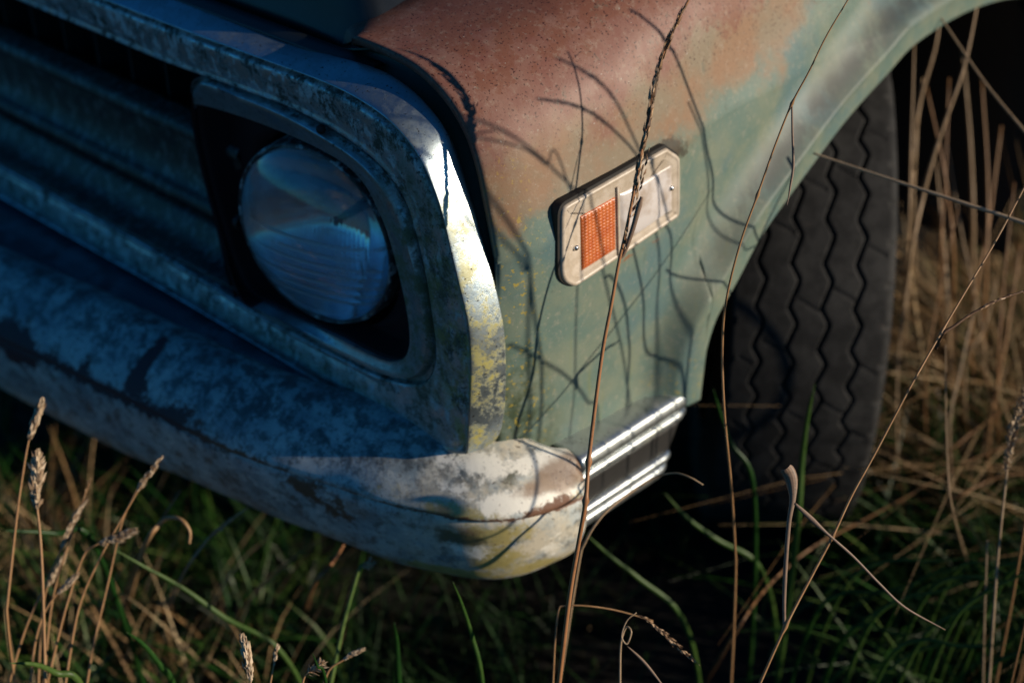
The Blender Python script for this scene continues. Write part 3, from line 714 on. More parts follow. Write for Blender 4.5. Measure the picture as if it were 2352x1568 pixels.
# --- front wheel, steered towards the camera
WC = np.array([-.166, .694, .278]); STEER = radians(37)
def wheel():
    w_ = empty('wheel', WC, parent=car); w_['label'] = 'front wheel turned outward with worn zigzag tyre'
    Rt, W = .335, .185
    nth, nw = 900, 170
    th = np.linspace(0, 2*pi, nth, endpoint=False); s = np.linspace(-1, 1, nw)
    # cross-section: crown, shoulder, sidewall
    cs = []
    for v in s:
        a = abs(v)
        if a < .66: y = v/.66*.079; r = Rt-.0045*(a/.66)**2.2
        elif a < .76: q = (a-.66)/.10; y = math.copysign(.079+.011*sin(q*pi/2), v); r = Rt-.0045-.013*(1-cos(q*pi/2))
        else: q = (a-.76)/.24; y = math.copysign(.090+.011*sin(q*pi*.85)-.004*q, v); r = Rt-.0175-q*.105
        cs.append((y, r))
    cs = np.array(cs); TH_, Wd = np.meshgrid(th, cs[:, 0], indexing='ij'); Rr = np.broadcast_to(cs[:, 1], TH_.shape).copy()
    cnt = 46; per = TH_*cnt/(2*pi)
    pf = (per+.12*np.sin(per*.7)) % 1; zig = np.where(pf < .62, pf/.62, (1-pf)/.38)*2-1      # lopsided zigzag
    zig = np.clip(zig*1.12, -1, 1)
    for k, (y0, ph) in enumerate(((-.055, 0), (-.019, .0), (.016, .0), (.051, .0))):
        d = np.abs(Wd-(y0+zig*.0046)); Rr -= .0065*sstep(d, .0021, .0011)
    # cross sipes, faint
    for y0, y1, off in ((-.079, -.055, .25), (-.055, -.019, .0), (-.019, .016, .5), (.016, .051, .25), (.051, .082, .75)):
        pp = (per*.34+off+Wd*4) % 1; d = np.abs(pp-.5)/cnt*2*pi*Rt*2.9
        m_ = (Wd > y0+.004) & (Wd < y1-.004); Rr -= np.where(m_, .0026*sstep(d, .0011, .0005), 0)
    # shoulder notches
    d = np.abs((per % 1)-.5)/cnt*2*pi*Rt; Rr -= np.where(np.abs(Wd) > .0795, .0030*sstep(d, .0030, .0014)*(np.abs(Wd) < .092), 0)
    X = Rr*np.cos(TH_); Z = Rr*np.sin(TH_)
    # local frame: forward f, axle a
    f = np.array([sin(STEER), -cos(STEER), 0]); a = np.array([cos(STEER), sin(STEER), 0]); up = np.array([0, 0, 1.])
    V = WC+X[..., None]*f+Wd[..., None]*a+Z[..., None]*up
    mesh('tyre', V.reshape(-1, 3), grid_faces(nth, nw, closed_u=True), MT['rubber'], w_)
    # rim
    pr = [(.07, .195), (.078, .192), (.080, .185), (.070, .180), (.045, .175), (.035, .165), (.045, .12), (.05, .06), (.052, .035), (.058, .03), (.058, .001)]
    n = 64; V = []
    for y, r in pr:
        for k in range(n):
            t = 2*pi*k/n; V.append(WC+f*r*cos(t)+a*y+up*r*sin(t))
    solid(mesh('rim', V, grid_faces(len(pr), n, closed_v=True), MT['rim'], w_), .002)
wheel()

# --- dark wheelhouse and underbody, closing the inside of the car
def under():
    V = []; c = ARC.mean(0); pts = ARC
    rows = []
    for x in (-.008, -.06, -.30, -.42):
        rows.append([(x, c[0]+(p[0]-c[0])*1.02, p[1]+.004) for p in pts])
    G = np.array(rows); V = G.reshape(-1, 3); 
    o = mesh('wheel_arch_liner', V, grid_faces(4, len(pts)), MT['black'], car); solid(o, .002)
    Vb, Fb = box((-.44, .72, .42), (.02, 1.0, .56)); mesh('inner_fender', Vb, Fb, MT['black'], car, smooth=False)
    mb = MB(); mb.add(box((-.85, .14, .43), (1.5, .24, .14))); mb.add(box((-.95, 1.2, .40), (1.0, 2.2, .34))); mb.add(box((-.80, 1.62, .46), (1.52, .80, .46)))
    mb.build('underbody', MT['black'], car, smooth=False)
under()

# ------------------------------------------------------------ grass
def blade_mat(name, cols, rough=.5, trans=.25, glossy=.3):
    m = M(name); a = m.attr('shade')
    c = cols[0]
    for i, k in enumerate(cols[1:]): c = m.mix(m.step(a, (i+.5)/len(cols), (i+1.2)/len(cols)), c, k)
    c = m.mix(m.math('MULTIPLY', m.step(m.noise(150, 5), .5, .7), .35), c, tuple(v*.45 for v in cols[0]))
    m.set(color=c, rough=rough, spec=glossy)
    tr = m.n('ShaderNodeBsdfTranslucent', {'Color': c}); mx = m.n('ShaderNodeMixShader', {0: trans, 1: m.b.outputs[0], 2: tr.outputs[0]})
    m.t.links.new(mx.outputs[0], m.out.inputs[0]); return m.m
MT['green'] = blade_mat('green_blades', [(.005, .024, .004), (.010, .050, .008), (.026, .085, .012), (.07, .12, .025)], .42)
MT['dry'] = blade_mat('dry_blades', [(.14, .078, .032), (.28, .165, .07), (.42, .28, .14), (.50, .37, .21)], .6)
MT['straw'] = blade_mat('straw_stem', [(.20, .10, .042), (.30, .165, .075), (.36, .22, .11)], .45, .08)
MT['rustystem'] = blade_mat('reddish_stem', [(.22, .085, .035), (.30, .14, .06)], .4, .05)
MT['palestraw'] = blade_mat('pale_straw', [(.34, .235, .14), (.46, .34, .22)], .55, .15)
MT['seed'] = blade_mat('tan_seeds', [(.30, .20, .12), (.45, .33, .21), (.58, .45, .31)], .6, .2)
MT['darkseed'] = blade_mat('brown_seeds', [(.10, .055, .03), (.22, .125, .065), (.44, .29, .17)], .5, .1)
MT['leafbrown'] = blade_mat('dry_leaf', [(.16, .105, .075), (.26, .175, .12)], .5, .15)
MT['greenstem'] = blade_mat('green_stem', [(.06, .11, .025), (.10, .15, .035)], .4, .1)

def field(name, n, sampler, hgt, wid, mat, lean=.5, droop=.6, kind='stuff', label=None, seg=5):
    base = sampler(n); n = len(base)
    h = hgt[0]+(hgt[1]-hgt[0])*rng.random(n)**1.6; az = rng.random(n)*2*pi; le = lean*(rng.random(n)**.7); dr = droop*rng.random(n)
    wd = wid*(.6+.8*rng.random(n)); sh = rng.random(n); tw = rng.random(n)*pi
    t = np.linspace(0, 1, seg+1); V = np.zeros((n, seg+1, 2, 3))
    dirx, diry = np.cos(az), np.sin(az)
    for i, s in enumerate(t):
        out = h*(le*s+dr*s**2.4); z = h*(s-.45*dr*s**2.2)
        px = base[:, 0]+dirx*out; py = base[:, 1]+diry*out; pz = base[:, 2]+np.maximum(z, .004*s)
        w_ = wd*(1-s**2.2)*.5+.0001; a2 = tw+s*1.2
        ox, oy = np.cos(a2)*w_, np.sin(a2)*w_
        V[:, i, 0] = np.stack([px-ox, py-oy, pz], 1); V[:, i, 1] = np.stack([px+ox, py+oy, pz], 1)
    V = V.reshape(-1, 3); k = (seg+1)*2
    b = (np.arange(n)*k)[:, None, None]; q = np.array([[2*i, 2*i+1, 2*i+3, 2*i+2] for i in range(seg)])[None]
    Fc = (b+q).reshape(-1, 4)
    me = bpy.data.meshes.new(name); me.vertices.add(len(V)); me.vertices.foreach_set('co', V.ravel())
    me.loops.add(Fc.size); me.loops.foreach_set('vertex_index', Fc.ravel()); me.polygons.add(len(Fc))
    me.polygons.foreach_set('loop_start', np.arange(0, Fc.size, 4)); me.polygons.foreach_set('loop_total', np.full(len(Fc), 4)); me.update(); me.validate()
    o = link(name, me, MT[mat] if isinstance(mat, str) else mat)
    set_attr(o, 'shade', np.repeat(sh, k)); tag(o, label, kind=kind); return o

def gz(x, y): return .02*np.sin(x*3+1)*np.cos(y*2.3)*np.exp(-(x*x+y*y)/30)-.065
def in_car(x, y): return (x < .02) & (x > -1.7) & (y > -.02)
def near_wheel(x, y): return (np.hypot(x-WC[0], y-WC[1]) < .30) & (x < .25)
def samp(x0, x1, y0, y1, car_keep=.25, wheel_keep=0., clump=0, thin=.22):
    def f(n):
        x = x0+(x1-x0)*rng.random(n); y = y0+(y1-y0)*rng.random(n)
        if clump:
            c = np.stack([x0+(x1-x0)*rng.random(clump), y0+(y1-y0)*rng.random(clump)], 1); k = rng.integers(0, clump, n)
            x = c[k, 0]+rng.normal(0, .035, n); y = c[k, 1]+rng.normal(0, .035, n)
        keep = np.where(in_car(x, y), rng.random(n) < car_keep, True)
        dx, dy = x-WC[0], y-WC[1]; al = -dx*(-sin(STEER))+dy*(-cos(STEER)); ax = dx*cos(STEER)+dy*sin(STEER)
        keep &= ~((np.abs(ax) < .10) & (np.abs(al) < .24))
        keep &= ~((x > -.42) & (x < .5) & (y > -.45) & (y < .22) & (rng.random(n) > thin))
        fx, fy = WC[0]+sin(STEER)*.40, WC[1]-cos(STEER)*.40
        keep &= (np.hypot(x-fx, y-fy) > .18) | (rng.random(n) < .04)
        gx, gy = WC[0]+sin(STEER)*.62, WC[1]-cos(STEER)*.62
        keep &= (np.hypot(x-gx, y-gy) > .17) | (rng.random(n) < .15)
        # leave the photographer's spot free
        keep &= np.hypot(x-CAM[0], y-CAM[1]) > .35
        x, y = x[keep], y[keep]; return np.stack([x, y, gz(x, y)-.004], 1)
    return f
field('green_grass', 12000, samp(-2.2, 1.6, -.9, 2.6, .015, clump=420), (.05, .20), .0042, 'green', .7, .8)
field('green_grass', 8500, samp(-.05, .6, .25, 1.5, .12, clump=130), (.10, .30), .0040, 'green', .8, .9)
field('dry_grass', 3800, samp(-2.2, 1.6, -.9, 2.6, .012, clump=300), (.03, .17), .0032, 'dry', .9, .9)
field('dry_grass', 3000, samp(-.02, .55, .75, 1.9, .4, clump=90), (.12, .42), .0030, 'dry', .75, .9)
field('dry_grass', 1500, samp(.55, 1.25, .22, .92, 1, clump=130), (.20, .46), .0040, 'dry', .35, .5)  # unseen belt of tall grass, added to shade the ground under the car
field('dry_grass', 1800, samp(.0, .42, .74, 1.35, .5, clump=150), (.10, .40), .0030, 'dry', 1.1, 1.)
field('green_grass', 3400, samp(.0, .42, .70, 1.35, .5, clump=60), (.08, .34), .0040, 'green', .8, .9)
MT['thatch'] = blade_mat('shade_thatch', [(.004, .006, .002), (.010, .012, .004), (.018, .014, .007)], .8, .05, .1)  # near-black blades added to blacken the shaded soil by colour
MT['shadegreen'] = blade_mat('shaded_green_blades', [(.004, .012, .003), (.008, .028, .006), (.014, .045, .009)], .6, .15, .2)  # darker copy of the green, under-car shade put into the colour
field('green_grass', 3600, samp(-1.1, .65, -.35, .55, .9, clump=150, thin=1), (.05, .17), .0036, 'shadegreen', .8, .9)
field('dead_shade_grass', 9000, samp(-1.3, .7, -.5, .9, 1, thin=1), (.012, .05), .0035, 'thatch', 1.6, 1.)
field('dry_grass', 1300, samp(.0, .26, .80, 1.15, .6, clump=90), (.20, .55), .0028, 'dry', .6, .9)
field('dry_grass', 900, samp(-.95, -.25, -.45, -.02, 1, clump=40), (.08, .26), .0030, 'dry', .45, .5)
field('green_grass', 1800, samp(-1.0, .1, -.35, .1, 1, clump=60), (.08, .22), .0040, 'green', .7, .9)
for o in [o for o in COL.objects if o.get('kind') == 'stuff']:
    o['label'] = 'low tangle of green grass blades around the car' if o.name.startswith('green') else 'added short dead thatch, coloured dark to deepen the shade under the bumper' if o.name.startswith('dead') else 'low tangle of dead straw-coloured grass around the car'

# --- single stalks, each traced where it stands
def curve_pts(pts, nseg=8):
    """pts: (px, py, t) or (px, py, 'g') on the ground or (x,y,z,'w') in metres"""
    out = []
    for p in pts:
        if len(p) == 4: out.append(np.array(p[:3]))
        elif p[2] == 'g': out.append(Pz(p[0], p[1], -.055))
        else: out.append(Pt(*p))
    return cr(np.array(out), nseg)
def spike(P, size, count, mat, parent, spread=.35, name='seed_head', awn=0., taper=True):
    """a seed head of small pointed spikelets along the polyline P"""
    P = resample(P, 60); T = np.gradient(P, axis=0); T /= np.linalg.norm(T, axis=1)[:, None]
    V = []; Fc = []; sh = []
    for i in range(count):
        u = (i+rng.random())/count; k = min(int(u*59), 58); c = P[k]*(1-(u*59-k))+P[k+1]*(u*59-k); t = T[k]
        env = (sin(pi*min(1, .12+u*.86))**.6 if taper else 1.0)
        a = rng.random()*2*pi; n1 = np.cross(t, [.3, .2, .9]); n1 /= np.linalg.norm(n1); n2 = np.cross(t, n1)
        d = n1*cos(a)+n2*sin(a); ax = t*(1-spread*.4)+d*spread*(.5+rng.random()); ax /= np.linalg.norm(ax)
        L_ = size*(.7+.6*rng.random())*env+.001; w_ = L_*.20; side = np.cross(ax, d); side /= np.linalg.norm(side)+1e-9
        b = c+d*size*.10*env; o = len(V)
        V += [b, b+ax*L_*.45+side*w_, b+ax*L_*(1+awn*rng.random()), b+ax*L_*.45-side*w_, b+ax*L_*.45+d*w_*.9]
        Fc += [(o, o+1, o+4), (o+1, o+2, o+4), (o+2, o+3, o+4), (o+3, o, o+4), (o, o+3, o+2, o+1)]; sh += [rng.random()]*5
    m = mesh(name, V, Fc, MT[mat], parent, smooth=False); set_attr(m, 'shade', sh); return m
def ribbon(P, w, mat, parent, name='leaf', nrm=None, shade=.5, fold=.25, crossn=11):
    P = np.asarray(P); m = len(P); w = np.broadcast_to(w, (m,)); T = np.gradient(P, axis=0); T /= np.linalg.norm(T, axis=1)[:, None]+1e-12
    V = []
    for i in range(m):
        vd = P[i]-CAM if nrm is None else np.array(nrm, float); s = np.cross(T[i], vd); s /= np.linalg.norm(s)+1e-12; nn = np.cross(s, T[i])
        for k in range(crossn):
            q = k/(crossn-1)*2-1; V.append(P[i]+s*q*w[i]*.5+nn*(q*q)*w[i]*fold)
    o = mesh(name, V, grid_faces(m, crossn), MT[mat], parent); set_attr(o, 'shade', np.clip(shade+np.tile(np.where(np.arange(crossn) % 2, .28, -.28), m)+rng.normal(0, .10, len(V)), 0, 1)); solid(o, .00025, 0); return o
def stalk(label, pts, r=.0013, mat='straw', head=None, leaves=(), nodes=(), name='grass_stalk', cat='grass stalk', group='tall grass stalks', shade=.5, foot=True):
    P = curve_pts(pts); base = P[-1]
    if foot and base[2] > .02 and len(pts[-1]) == 3:
        d = P[-1]-P[-5]; d /= np.linalg.norm(d); k = base[2]; z = np.array([base[0]+d[0]*k*.4, base[1]+d[1]*k*.4, -.07])
        ex = cr(np.array([P[-9], base, base*.5+z*.5+np.array([.004, 0, .0]), z]), 8)[8:]; P = np.vstack([P[:-1], ex])
    base = P[-1]; e = empty(name, base, label, cat, group)
    n = len(P); s = np.linspace(0, 1, n); rr = r*(.45+.65*s)
    for nd in nodes:     # swollen joints
        c = Pt(*nd); d = np.linalg.norm(P-c, axis=1); rr = rr+r*.7*np.exp(-(d/.0030)**2)
    V, Fc = tube(P, rr, 8); o = mesh('stem', V, Fc, MT[mat], e); set_attr(o, 'shade', np.clip(shade+rng.normal(0, .12, len(V)), 0, 1))
    if head:
        for h in (head if isinstance(head, list) else [head]):
            HP = curve_pts(h['pts']) if 'pts' in h else P[:max(3, int(n*h['frac']))]
            spike(HP[::-1], h.get('size', .008), h.get('count', 120), h.get('mat', 'seed'), e, h.get('spread', .35), awn=h.get('awn', 0), taper=h.get('taper', True))
    for lf in leaves:
        LP = curve_pts(lf['pts']); w_ = lf.get('w', .004); k = len(LP)
        prof_ = lf.get('wp'); ww = np.interp(np.linspace(0, 1, k), np.linspace(0, 1, len(prof_)), prof_)*w_ if prof_ else w_*(np.sin(np.linspace(.25, pi, k))**.7+.05)
        q = ribbon(LP, ww, lf.get('mat', 'leafbrown'), e, shade=lf.get('shade', .5))
        if lf.get('label'): q['label'] = lf['label']
    return e

# the stalk in front of the marker lamp
stalk('tall reddish-brown stalk with a dark narrow seed head crossing the orange and white lamp',
      [(1585, -6, 1.06), (1550, 62, 1.065), (1512, 160, 1.07), (1485, 290, 1.075), (1460, 420, 1.08), (1438, 530, 1.085), (1422, 600, 1.09), (1404, 700, 1.095), (1385, 800, 1.10), (1366, 940, 1.105), (1352, 1060, 1.11), (1345, 1150, 1.11), (1330, 1240, 1.12), (1308, 1370, 1.13), (1284, 1568, 1.15)],
      r=.0019, mat='rustystem', nodes=[(1345, 1150, 1.11), (1352, 1060, 1.11)], shade=.6,
      head=[dict(pts=[(1600, -40, 1.06), (1550, 62, 1.063), (1512, 160, 1.07), (1485, 290, 1.075), (1462, 410, 1.08), (1449, 475, 1.083)], size=.0074, count=105, mat='darkseed', spread=.12, awn=1.0),
            dict(pts=[(1490, 340, 1.07), (1466, 440, 1.08), (1440, 520, 1.085)], size=.006, count=26, mat='darkseed', spread=.2), dict(pts=[(1440, 520, 1.083), (1436, 555, 1.086), (1432, 590, 1.089)], size=.004, count=8, mat='darkseed', spread=.3)],
      leaves=[dict(pts=[(1474, 452, 1.075), (1466, 480, 1.077), (1452, 530, 1.082), (1434, 580, 1.088), (1422, 598, 1.09)], w=.0042, wp=[.5, 1, .9, .8, .7, .2])])
# long diagonal straw at the right with the curled leaf
stalk('long thin straw leaning to the upper right, with a curled brown leaf low on it',
      [(2420, 300, 1.20), (2352, 432, 1.19), (2290, 548, 1.18), (2232, 645, 1.17), (2164, 760, 1.16), (2090, 890, 1.15), (2010, 1040, 1.15), (1955, 1140, 1.15), (1912, 1232, 1.15), (1860, 1330, 1.15), (1804, 1438, 1.15), (1742, 1575, 1.16)],
      r=.0013, mat='straw', nodes=[(2164, 760, 1.16), (1912, 1232, 1.15), (1804, 1438, 1.15)], shade=.55,
      leaves=[dict(pts=[(1806, 1076, 1.138), (1812, 1086, 1.140), (1817, 1100, 1.141), (1820, 1120, 1.142), (1820, 1150, 1.142), (1812, 1200, 1.143), (1805, 1290, 1.145), (1801, 1380, 1.147), (1802, 1438, 1.15)], w=.0112, wp=[.8, 1, 1, .95, .85, .7, .5, .38, .32, .3, .3, .28, .25, .25], mat='leafbrown', label='curled dry leaf'),
              dict(pts=[(1826, 1156, 1.142), (1855, 1183, 1.143), (1900, 1225, 1.145), (1960, 1278, 1.15), (2020, 1340, 1.155), (2080, 1395, 1.16), (2172, 1446, 1.17)], w=.0034, wp=[.5, 1, 1.2, .6, .6, .55, .55, .5, .4, .1], mat='leafbrown')])
stalk('bent orange straw crossing the left edge of the tyre, small leaf hanging from it',
      [(1960, -20, 1.08), (1900, 80, 1.09), (1858, 165, 1.10), (1819, 238, 1.11), (1780, 335, 1.12), (1740, 448, 1.13), (1700, 560, 1.14), (1668, 690, 1.16), (1659, 800, 1.18), (1664, 950, 1.20), (1680, 1120, 1.25), (1690, 1285, 1.32)],
      r=.0012, mat='straw', nodes=[(1819, 238, 1.11), (1740, 448, 1.13)], shade=.5,
      leaves=[dict(pts=[(1808, 472, 1.11), (1815, 430, 1.11), (1822, 380, 1.11), (1820, 300, 1.11), (1819, 238, 1.11)], w=.0026, wp=[.1, .6, .8, .6, .5])])
stalk('pale straight straw lying across the upper tyre', [(1868, 352, 1.35), (1950, 380, 1.34), (2070, 420, 1.32), (2200, 462, 1.30), (2352, 512, 1.28), (2500, 570, 1.26)], r=.0024, mat='palestraw', shade=.5)
stalk('brown straw slanting down to the right in the top right corner', [(2120, -20, 1.5), (2180, 70, 1.48), (2262, 190, 1.45), (2352, 300, 1.42), (2480, 450, 1.4)], r=.0020, mat='palestraw', shade=.2)
stalk('leaning straw right of the tyre reaching the top edge', [(2250, -20, 1.6), (2215, 150, 1.6), (2160, 310, 1.62), (2120, 450, 1.65), (2085, 640, 1.70), (2070, 900, 'g')], r=.0028, mat='palestraw', shade=.3)
stalk('upright tan straw just right of the tyre top', [(2160, -10, 1.7), (2150, 100, 1.7), (2110, 250, 1.72), (2098, 420, 1.75), (2080, 700, 'g')], r=.0026, mat='palestraw', shade=.3)
stalk('straw with a dark drooping branch right of the tyre', [(2352, 668, 1.17), (2290, 690, 1.165), (2230, 722, 1.162), (2190, 750, 1.16), (2164, 768, 1.16), (2150, 800, 1.17)], r=.0016, mat='darkseed', shade=.15, foot=False,
      head=dict(pts=[(2352, 668, 1.17), (2290, 690, 1.165), (2230, 722, 1.162), (2185, 752, 1.16)], size=.0045, count=60, mat='darkseed', spread=.12))
stalk('pale stalk with a fluffy tan seed head at the right edge', [(2362, 870, 1.30), (2345, 940, 1.30), (2318, 1010, 1.31), (2312, 1090, 1.32), (2300, 1200, 1.33), (2288, 1330, 1.35), (2272, 1568, 1.40)], r=.0014, mat='palestraw', shade=.4,
      head=dict(pts=[(2362, 870, 1.30), (2345, 940, 1.30), (2325, 1000, 1.31), (2312, 1085, 1.32)], size=.0085, count=170, mat='seed', spread=.55))
stalk('thin upright straw in the grass beneath the tyre edge', [(2172, 790, 1.35), (2172, 900, 1.36), (2176, 1060, 1.38), (2190, 1180, 1.42), (2235, 1330, 'g')], r=.0010, mat='palestraw', shade=.3)
stalk('thin pale straw beside the fluffy seed head stalk', [(2268, 1240, 1.38), (2262, 1400, 1.40), (2258, 1568, 1.44)], r=.0013, mat='palestraw', shade=.4)
for i, q in enumerate([[(2352, 1010, 1.6), (2220, 1060, 1.6), (2100, 1130, 1.62), (1990, 1190, 1.62), (1860, 1260, 1.6), (1760, 1350, 1.55), (1690, 1450, 1.5), (1620, 1568, 'g')], [(2370, 900, 1.7), (2250, 980, 1.7), (2150, 1060, 1.72), (2060, 1130, 'g')], [(2365, 1085, 1.6), (2280, 1100, 1.6), (2160, 1160, 1.62), (2060, 1200, 'g')]]):
    stalk(['long brown blade arching from the tyre foot down to the bottom edge', 'orange blade leaning right above the dark green tuft', 'orange-brown blade lying over the green tuft right of the tyre'][i], q, r=.0018, mat='straw', shade=.15, name='dry_shoot', cat='grass blade', group='dry blades by the tyre')

# stems behind and beside the tyre, lit against the wheelhouse
beh = [(2100, 100, 2085, 560), (2120, 180, 2098, 480), (2128, 200, 2190, 640), (2170, 300, 2260, 800), (2210, 110, 2235, 560), (2255, 180, 2262, 700), (2150, 370, 2180, 760), (2300, 290, 2230, 760), (2330, 420, 2290, 900), (2290, 640, 2215, 860), (2345, 560, 2270, 1020), (2200, 480, 2125, 900), (2090, 620, 2060, 980), (2310, 840, 2250, 1080), (2240, 700, 2180, 1000), (2180, 180, 2160, 620)]
ORD = ['leftmost', 'second from the left', 'third from the left', 'fourth from the left', 'fifth from the left', 'sixth from the left', 'seventh from the left', 'eighth from the left', 'eighth from the right', 'seventh from the right', 'sixth from the right', 'fifth from the right', 'fourth from the right', 'third from the right', 'second from the right', 'rightmost']
for bi, (a, b, c, d) in enumerate(sorted(beh)):
    t = random.uniform(1.6, 1.85); mx = ((a+c)/2+random.uniform(-14, 14), (b+d)/2, t)
    stalk('thin dry stem behind the tyre, its top '+ORD[bi]+' of the row', [(a, b, t), mx, (c, d, t+.04), (c+random.uniform(-20, 20), d+260, 'g')], r=random.uniform(.0013, .0028), mat=random.choice(['palestraw', 'straw']), shade=random.random()*.6, group='dry stems behind the tyre')

# left foreground heads
def reed(label, hp, sp, t, r=.0012, size=.007, count=110, mat='seed', spread=.22, stem='straw', shade=.5, taper=True):
    """seed head from hp[0] (tip) to hp[-1], stem on to the ground"""
    if hp[0][0] < 400: t += .10; size *= 1.05; r *= 1.1
    pts = [(x, y, t) for x, y in hp+sp]
    stalk(label, pts, r=r, mat=stem, shade=shade, head=dict(pts=[(x, y, t) for x, y in hp], size=size, count=count, mat=mat, spread=spread, taper=taper))
reed('straw stalk with a slim tan seed head, leftmost and topmost in front of the bumper', [(97, 918), (82, 965), (66, 1012)], [(52, 1090), (38, 1190), (15, 1400)], 1.18, size=.0095)
reed('stalk with the plump pale seed head below the slim one at the left edge', [(86, 1035), (84, 1080), (83, 1130), (86, 1172)], [(92, 1230), (98, 1340), (104, 1568)], 1.16, size=.0105, count=210, spread=.42, r=.0014)
reed('stalk with a caterpillar-like seed head pointing right in the left grass', [(314, 1218), (285, 1228), (250, 1240), (222, 1250)], [(190, 1280), (150, 1400), (110, 1560)], 1.20, size=.0075, count=120, spread=.4)
reed('stalk with a bent tan seed head leaning up right of the plump one', [(200, 1148), (178, 1180), (155, 1225), (140, 1262)], [(110, 1330), (60, 1440), (20, 1568)], 1.22, size=.007, count=110)
reed('stalk with a short tan seed head low in the left grass', [(178, 1318), (160, 1338), (130, 1365)], [(100, 1410), (80, 1480), (70, 1568)], 1.2, size=.007, count=80)
reed('stalk with a grey tan seed head above the short one in the left grass', [(150, 1272), (130, 1310), (108, 1350)], [(98, 1400), (92, 1480), (88, 1568)], 1.24, size=.007, count=90)
reed('straw stalk with a small dark head beneath the bumper, tip bent right', [(330, 1105), (312, 1130)], [(280, 1200), (250, 1330), (215, 1480), (200, 1568)], 1.22, size=.006, count=40, mat='seed')
reed('feathery pale stalk rising before the rusty bumper underside', [(372, 1048), (345, 1085), (315, 1130)], [(280, 1190), (225, 1290), (180, 1400), (150, 1568)], 1.2, size=.006, count=60, spread=.3)
reed('straw with an orange tip left of the feathery stalk', [(208, 1100), (190, 1150)], [(160, 1240), (120, 1380), (100, 1568)], 1.22, size=.004, count=12, mat='darkseed')
reed('upright tan seed head at the bottom edge left of centre', [(556, 1460), (566, 1500), (576, 1568)], [(580, 1640)], 1.12, size=.0085, count=150, spread=.25, r=.001)
reed('thin seed stalk just right of the upright head at the bottom edge', [(637, 1482), (628, 1530)], [(615, 1600)], 1.2, size=.005, count=40)
reed('small tan head pointing right at the bottom edge', [(834, 1490), (805, 1505), (785, 1517)], [(755, 1540), (735, 1600)], 1.24, size=.006, count=60)
reed('crumpled tan flower head at the bottom edge between grass blades', [(743, 1520), (725, 1535), (705, 1547)], [(695, 1570), (690, 1640)], 1.18, size=.008, count=46, spread=.8)
reed('small pale bud on a green stalk under the bumper corner', [(856, 1290), (840, 1296), (828, 1300)], [(815, 1340), (790, 1430), (760, 1568)], 1.35, size=.007, count=26, spread=.6, stem='greenstem', r=.0022)
stalk('reddish dry twig under the rusty bumper, pointing up right', [(790, 1250, 1.45), (765, 1290, 1.45), (722, 1342, 1.46), (700, 1400, 'g')], r=.0026, mat='rustystem', shade=.6)
stalk('hooked pale brown blade in the dark beneath the bumper', [(435, 1248, 1.35), (436, 1220, 1.35), (420, 1196, 1.35), (395, 1188, 1.36), (370, 1200, 1.38), (330, 1260, 1.42), (290, 1400, 'g')], r=.0026, mat='straw', shade=.7, name='dry_shoot', cat='grass blade')
stalk('straw leaning up right beneath the bumper, dark orange', [(415, 1125, 1.42), (380, 1180, 1.42), (320, 1270, 1.45), (270, 1400, 'g')], r=.0018, mat='straw', shade=.1)
stalk('pale flattened stem leaning right near the hooked blade', [(570, 1165, 1.4), (520, 1200, 1.4), (480, 1235, 1.42), (420, 1320, 1.45), (380, 1420, 'g')], r=.0016, mat='palestraw', shade=.1, head=dict(pts=[(545, 1182, 1.4), (480, 1235, 1.42)], size=.006, count=50, mat='seed', spread=.15))
stalk('thin dry blade curling out from under the bumper strip', [(1615, 1113, 1.24), (1585, 1096, 1.24), (1550, 1086, 1.25), (1505, 1096, 1.26), (1450, 1130, 1.26), (1395, 1172, 1.25), (1360, 1215, 1.25), (1335, 1262, 1.26)], r=.0014, mat='palestraw', shade=.2, name='dry_shoot', cat='grass blade')
stalk('thin straw bent at a right angle at the bottom right of centre', [(1500, 1425, 1.25), (1420, 1402, 1.24), (1350, 1391, 1.23), (1296, 1391, 1.23), (1283, 1402, 1.23), (1275, 1470, 1.23), (1270, 1568, 1.24)], r=.0010, mat='straw', shade=.5)
stalk('twisted straw with a small loop at the bottom edge', [(1462, 1406, 1.18), (1440, 1425, 1.18), (1428, 1460, 1.18), (1440, 1478, 1.18), (1450, 1450, 1.18), (1438, 1440, 1.185), (1426, 1480, 1.19), (1424, 1568, 1.2)], r=.0010, mat='palestraw', shade=.4,
      head=dict(pts=[(1605, 1525, 1.18), (1550, 1478, 1.18), (1500, 1432, 1.18), (1462, 1410, 1.18)], size=.005, count=60, mat='darkseed', spread=.25),
      leaves=[dict(pts=[(1520, 1570, 1.18), (1480, 1520, 1.18), (1440, 1482, 1.18)], w=.002, mat='leafbrown', shade=.9)])
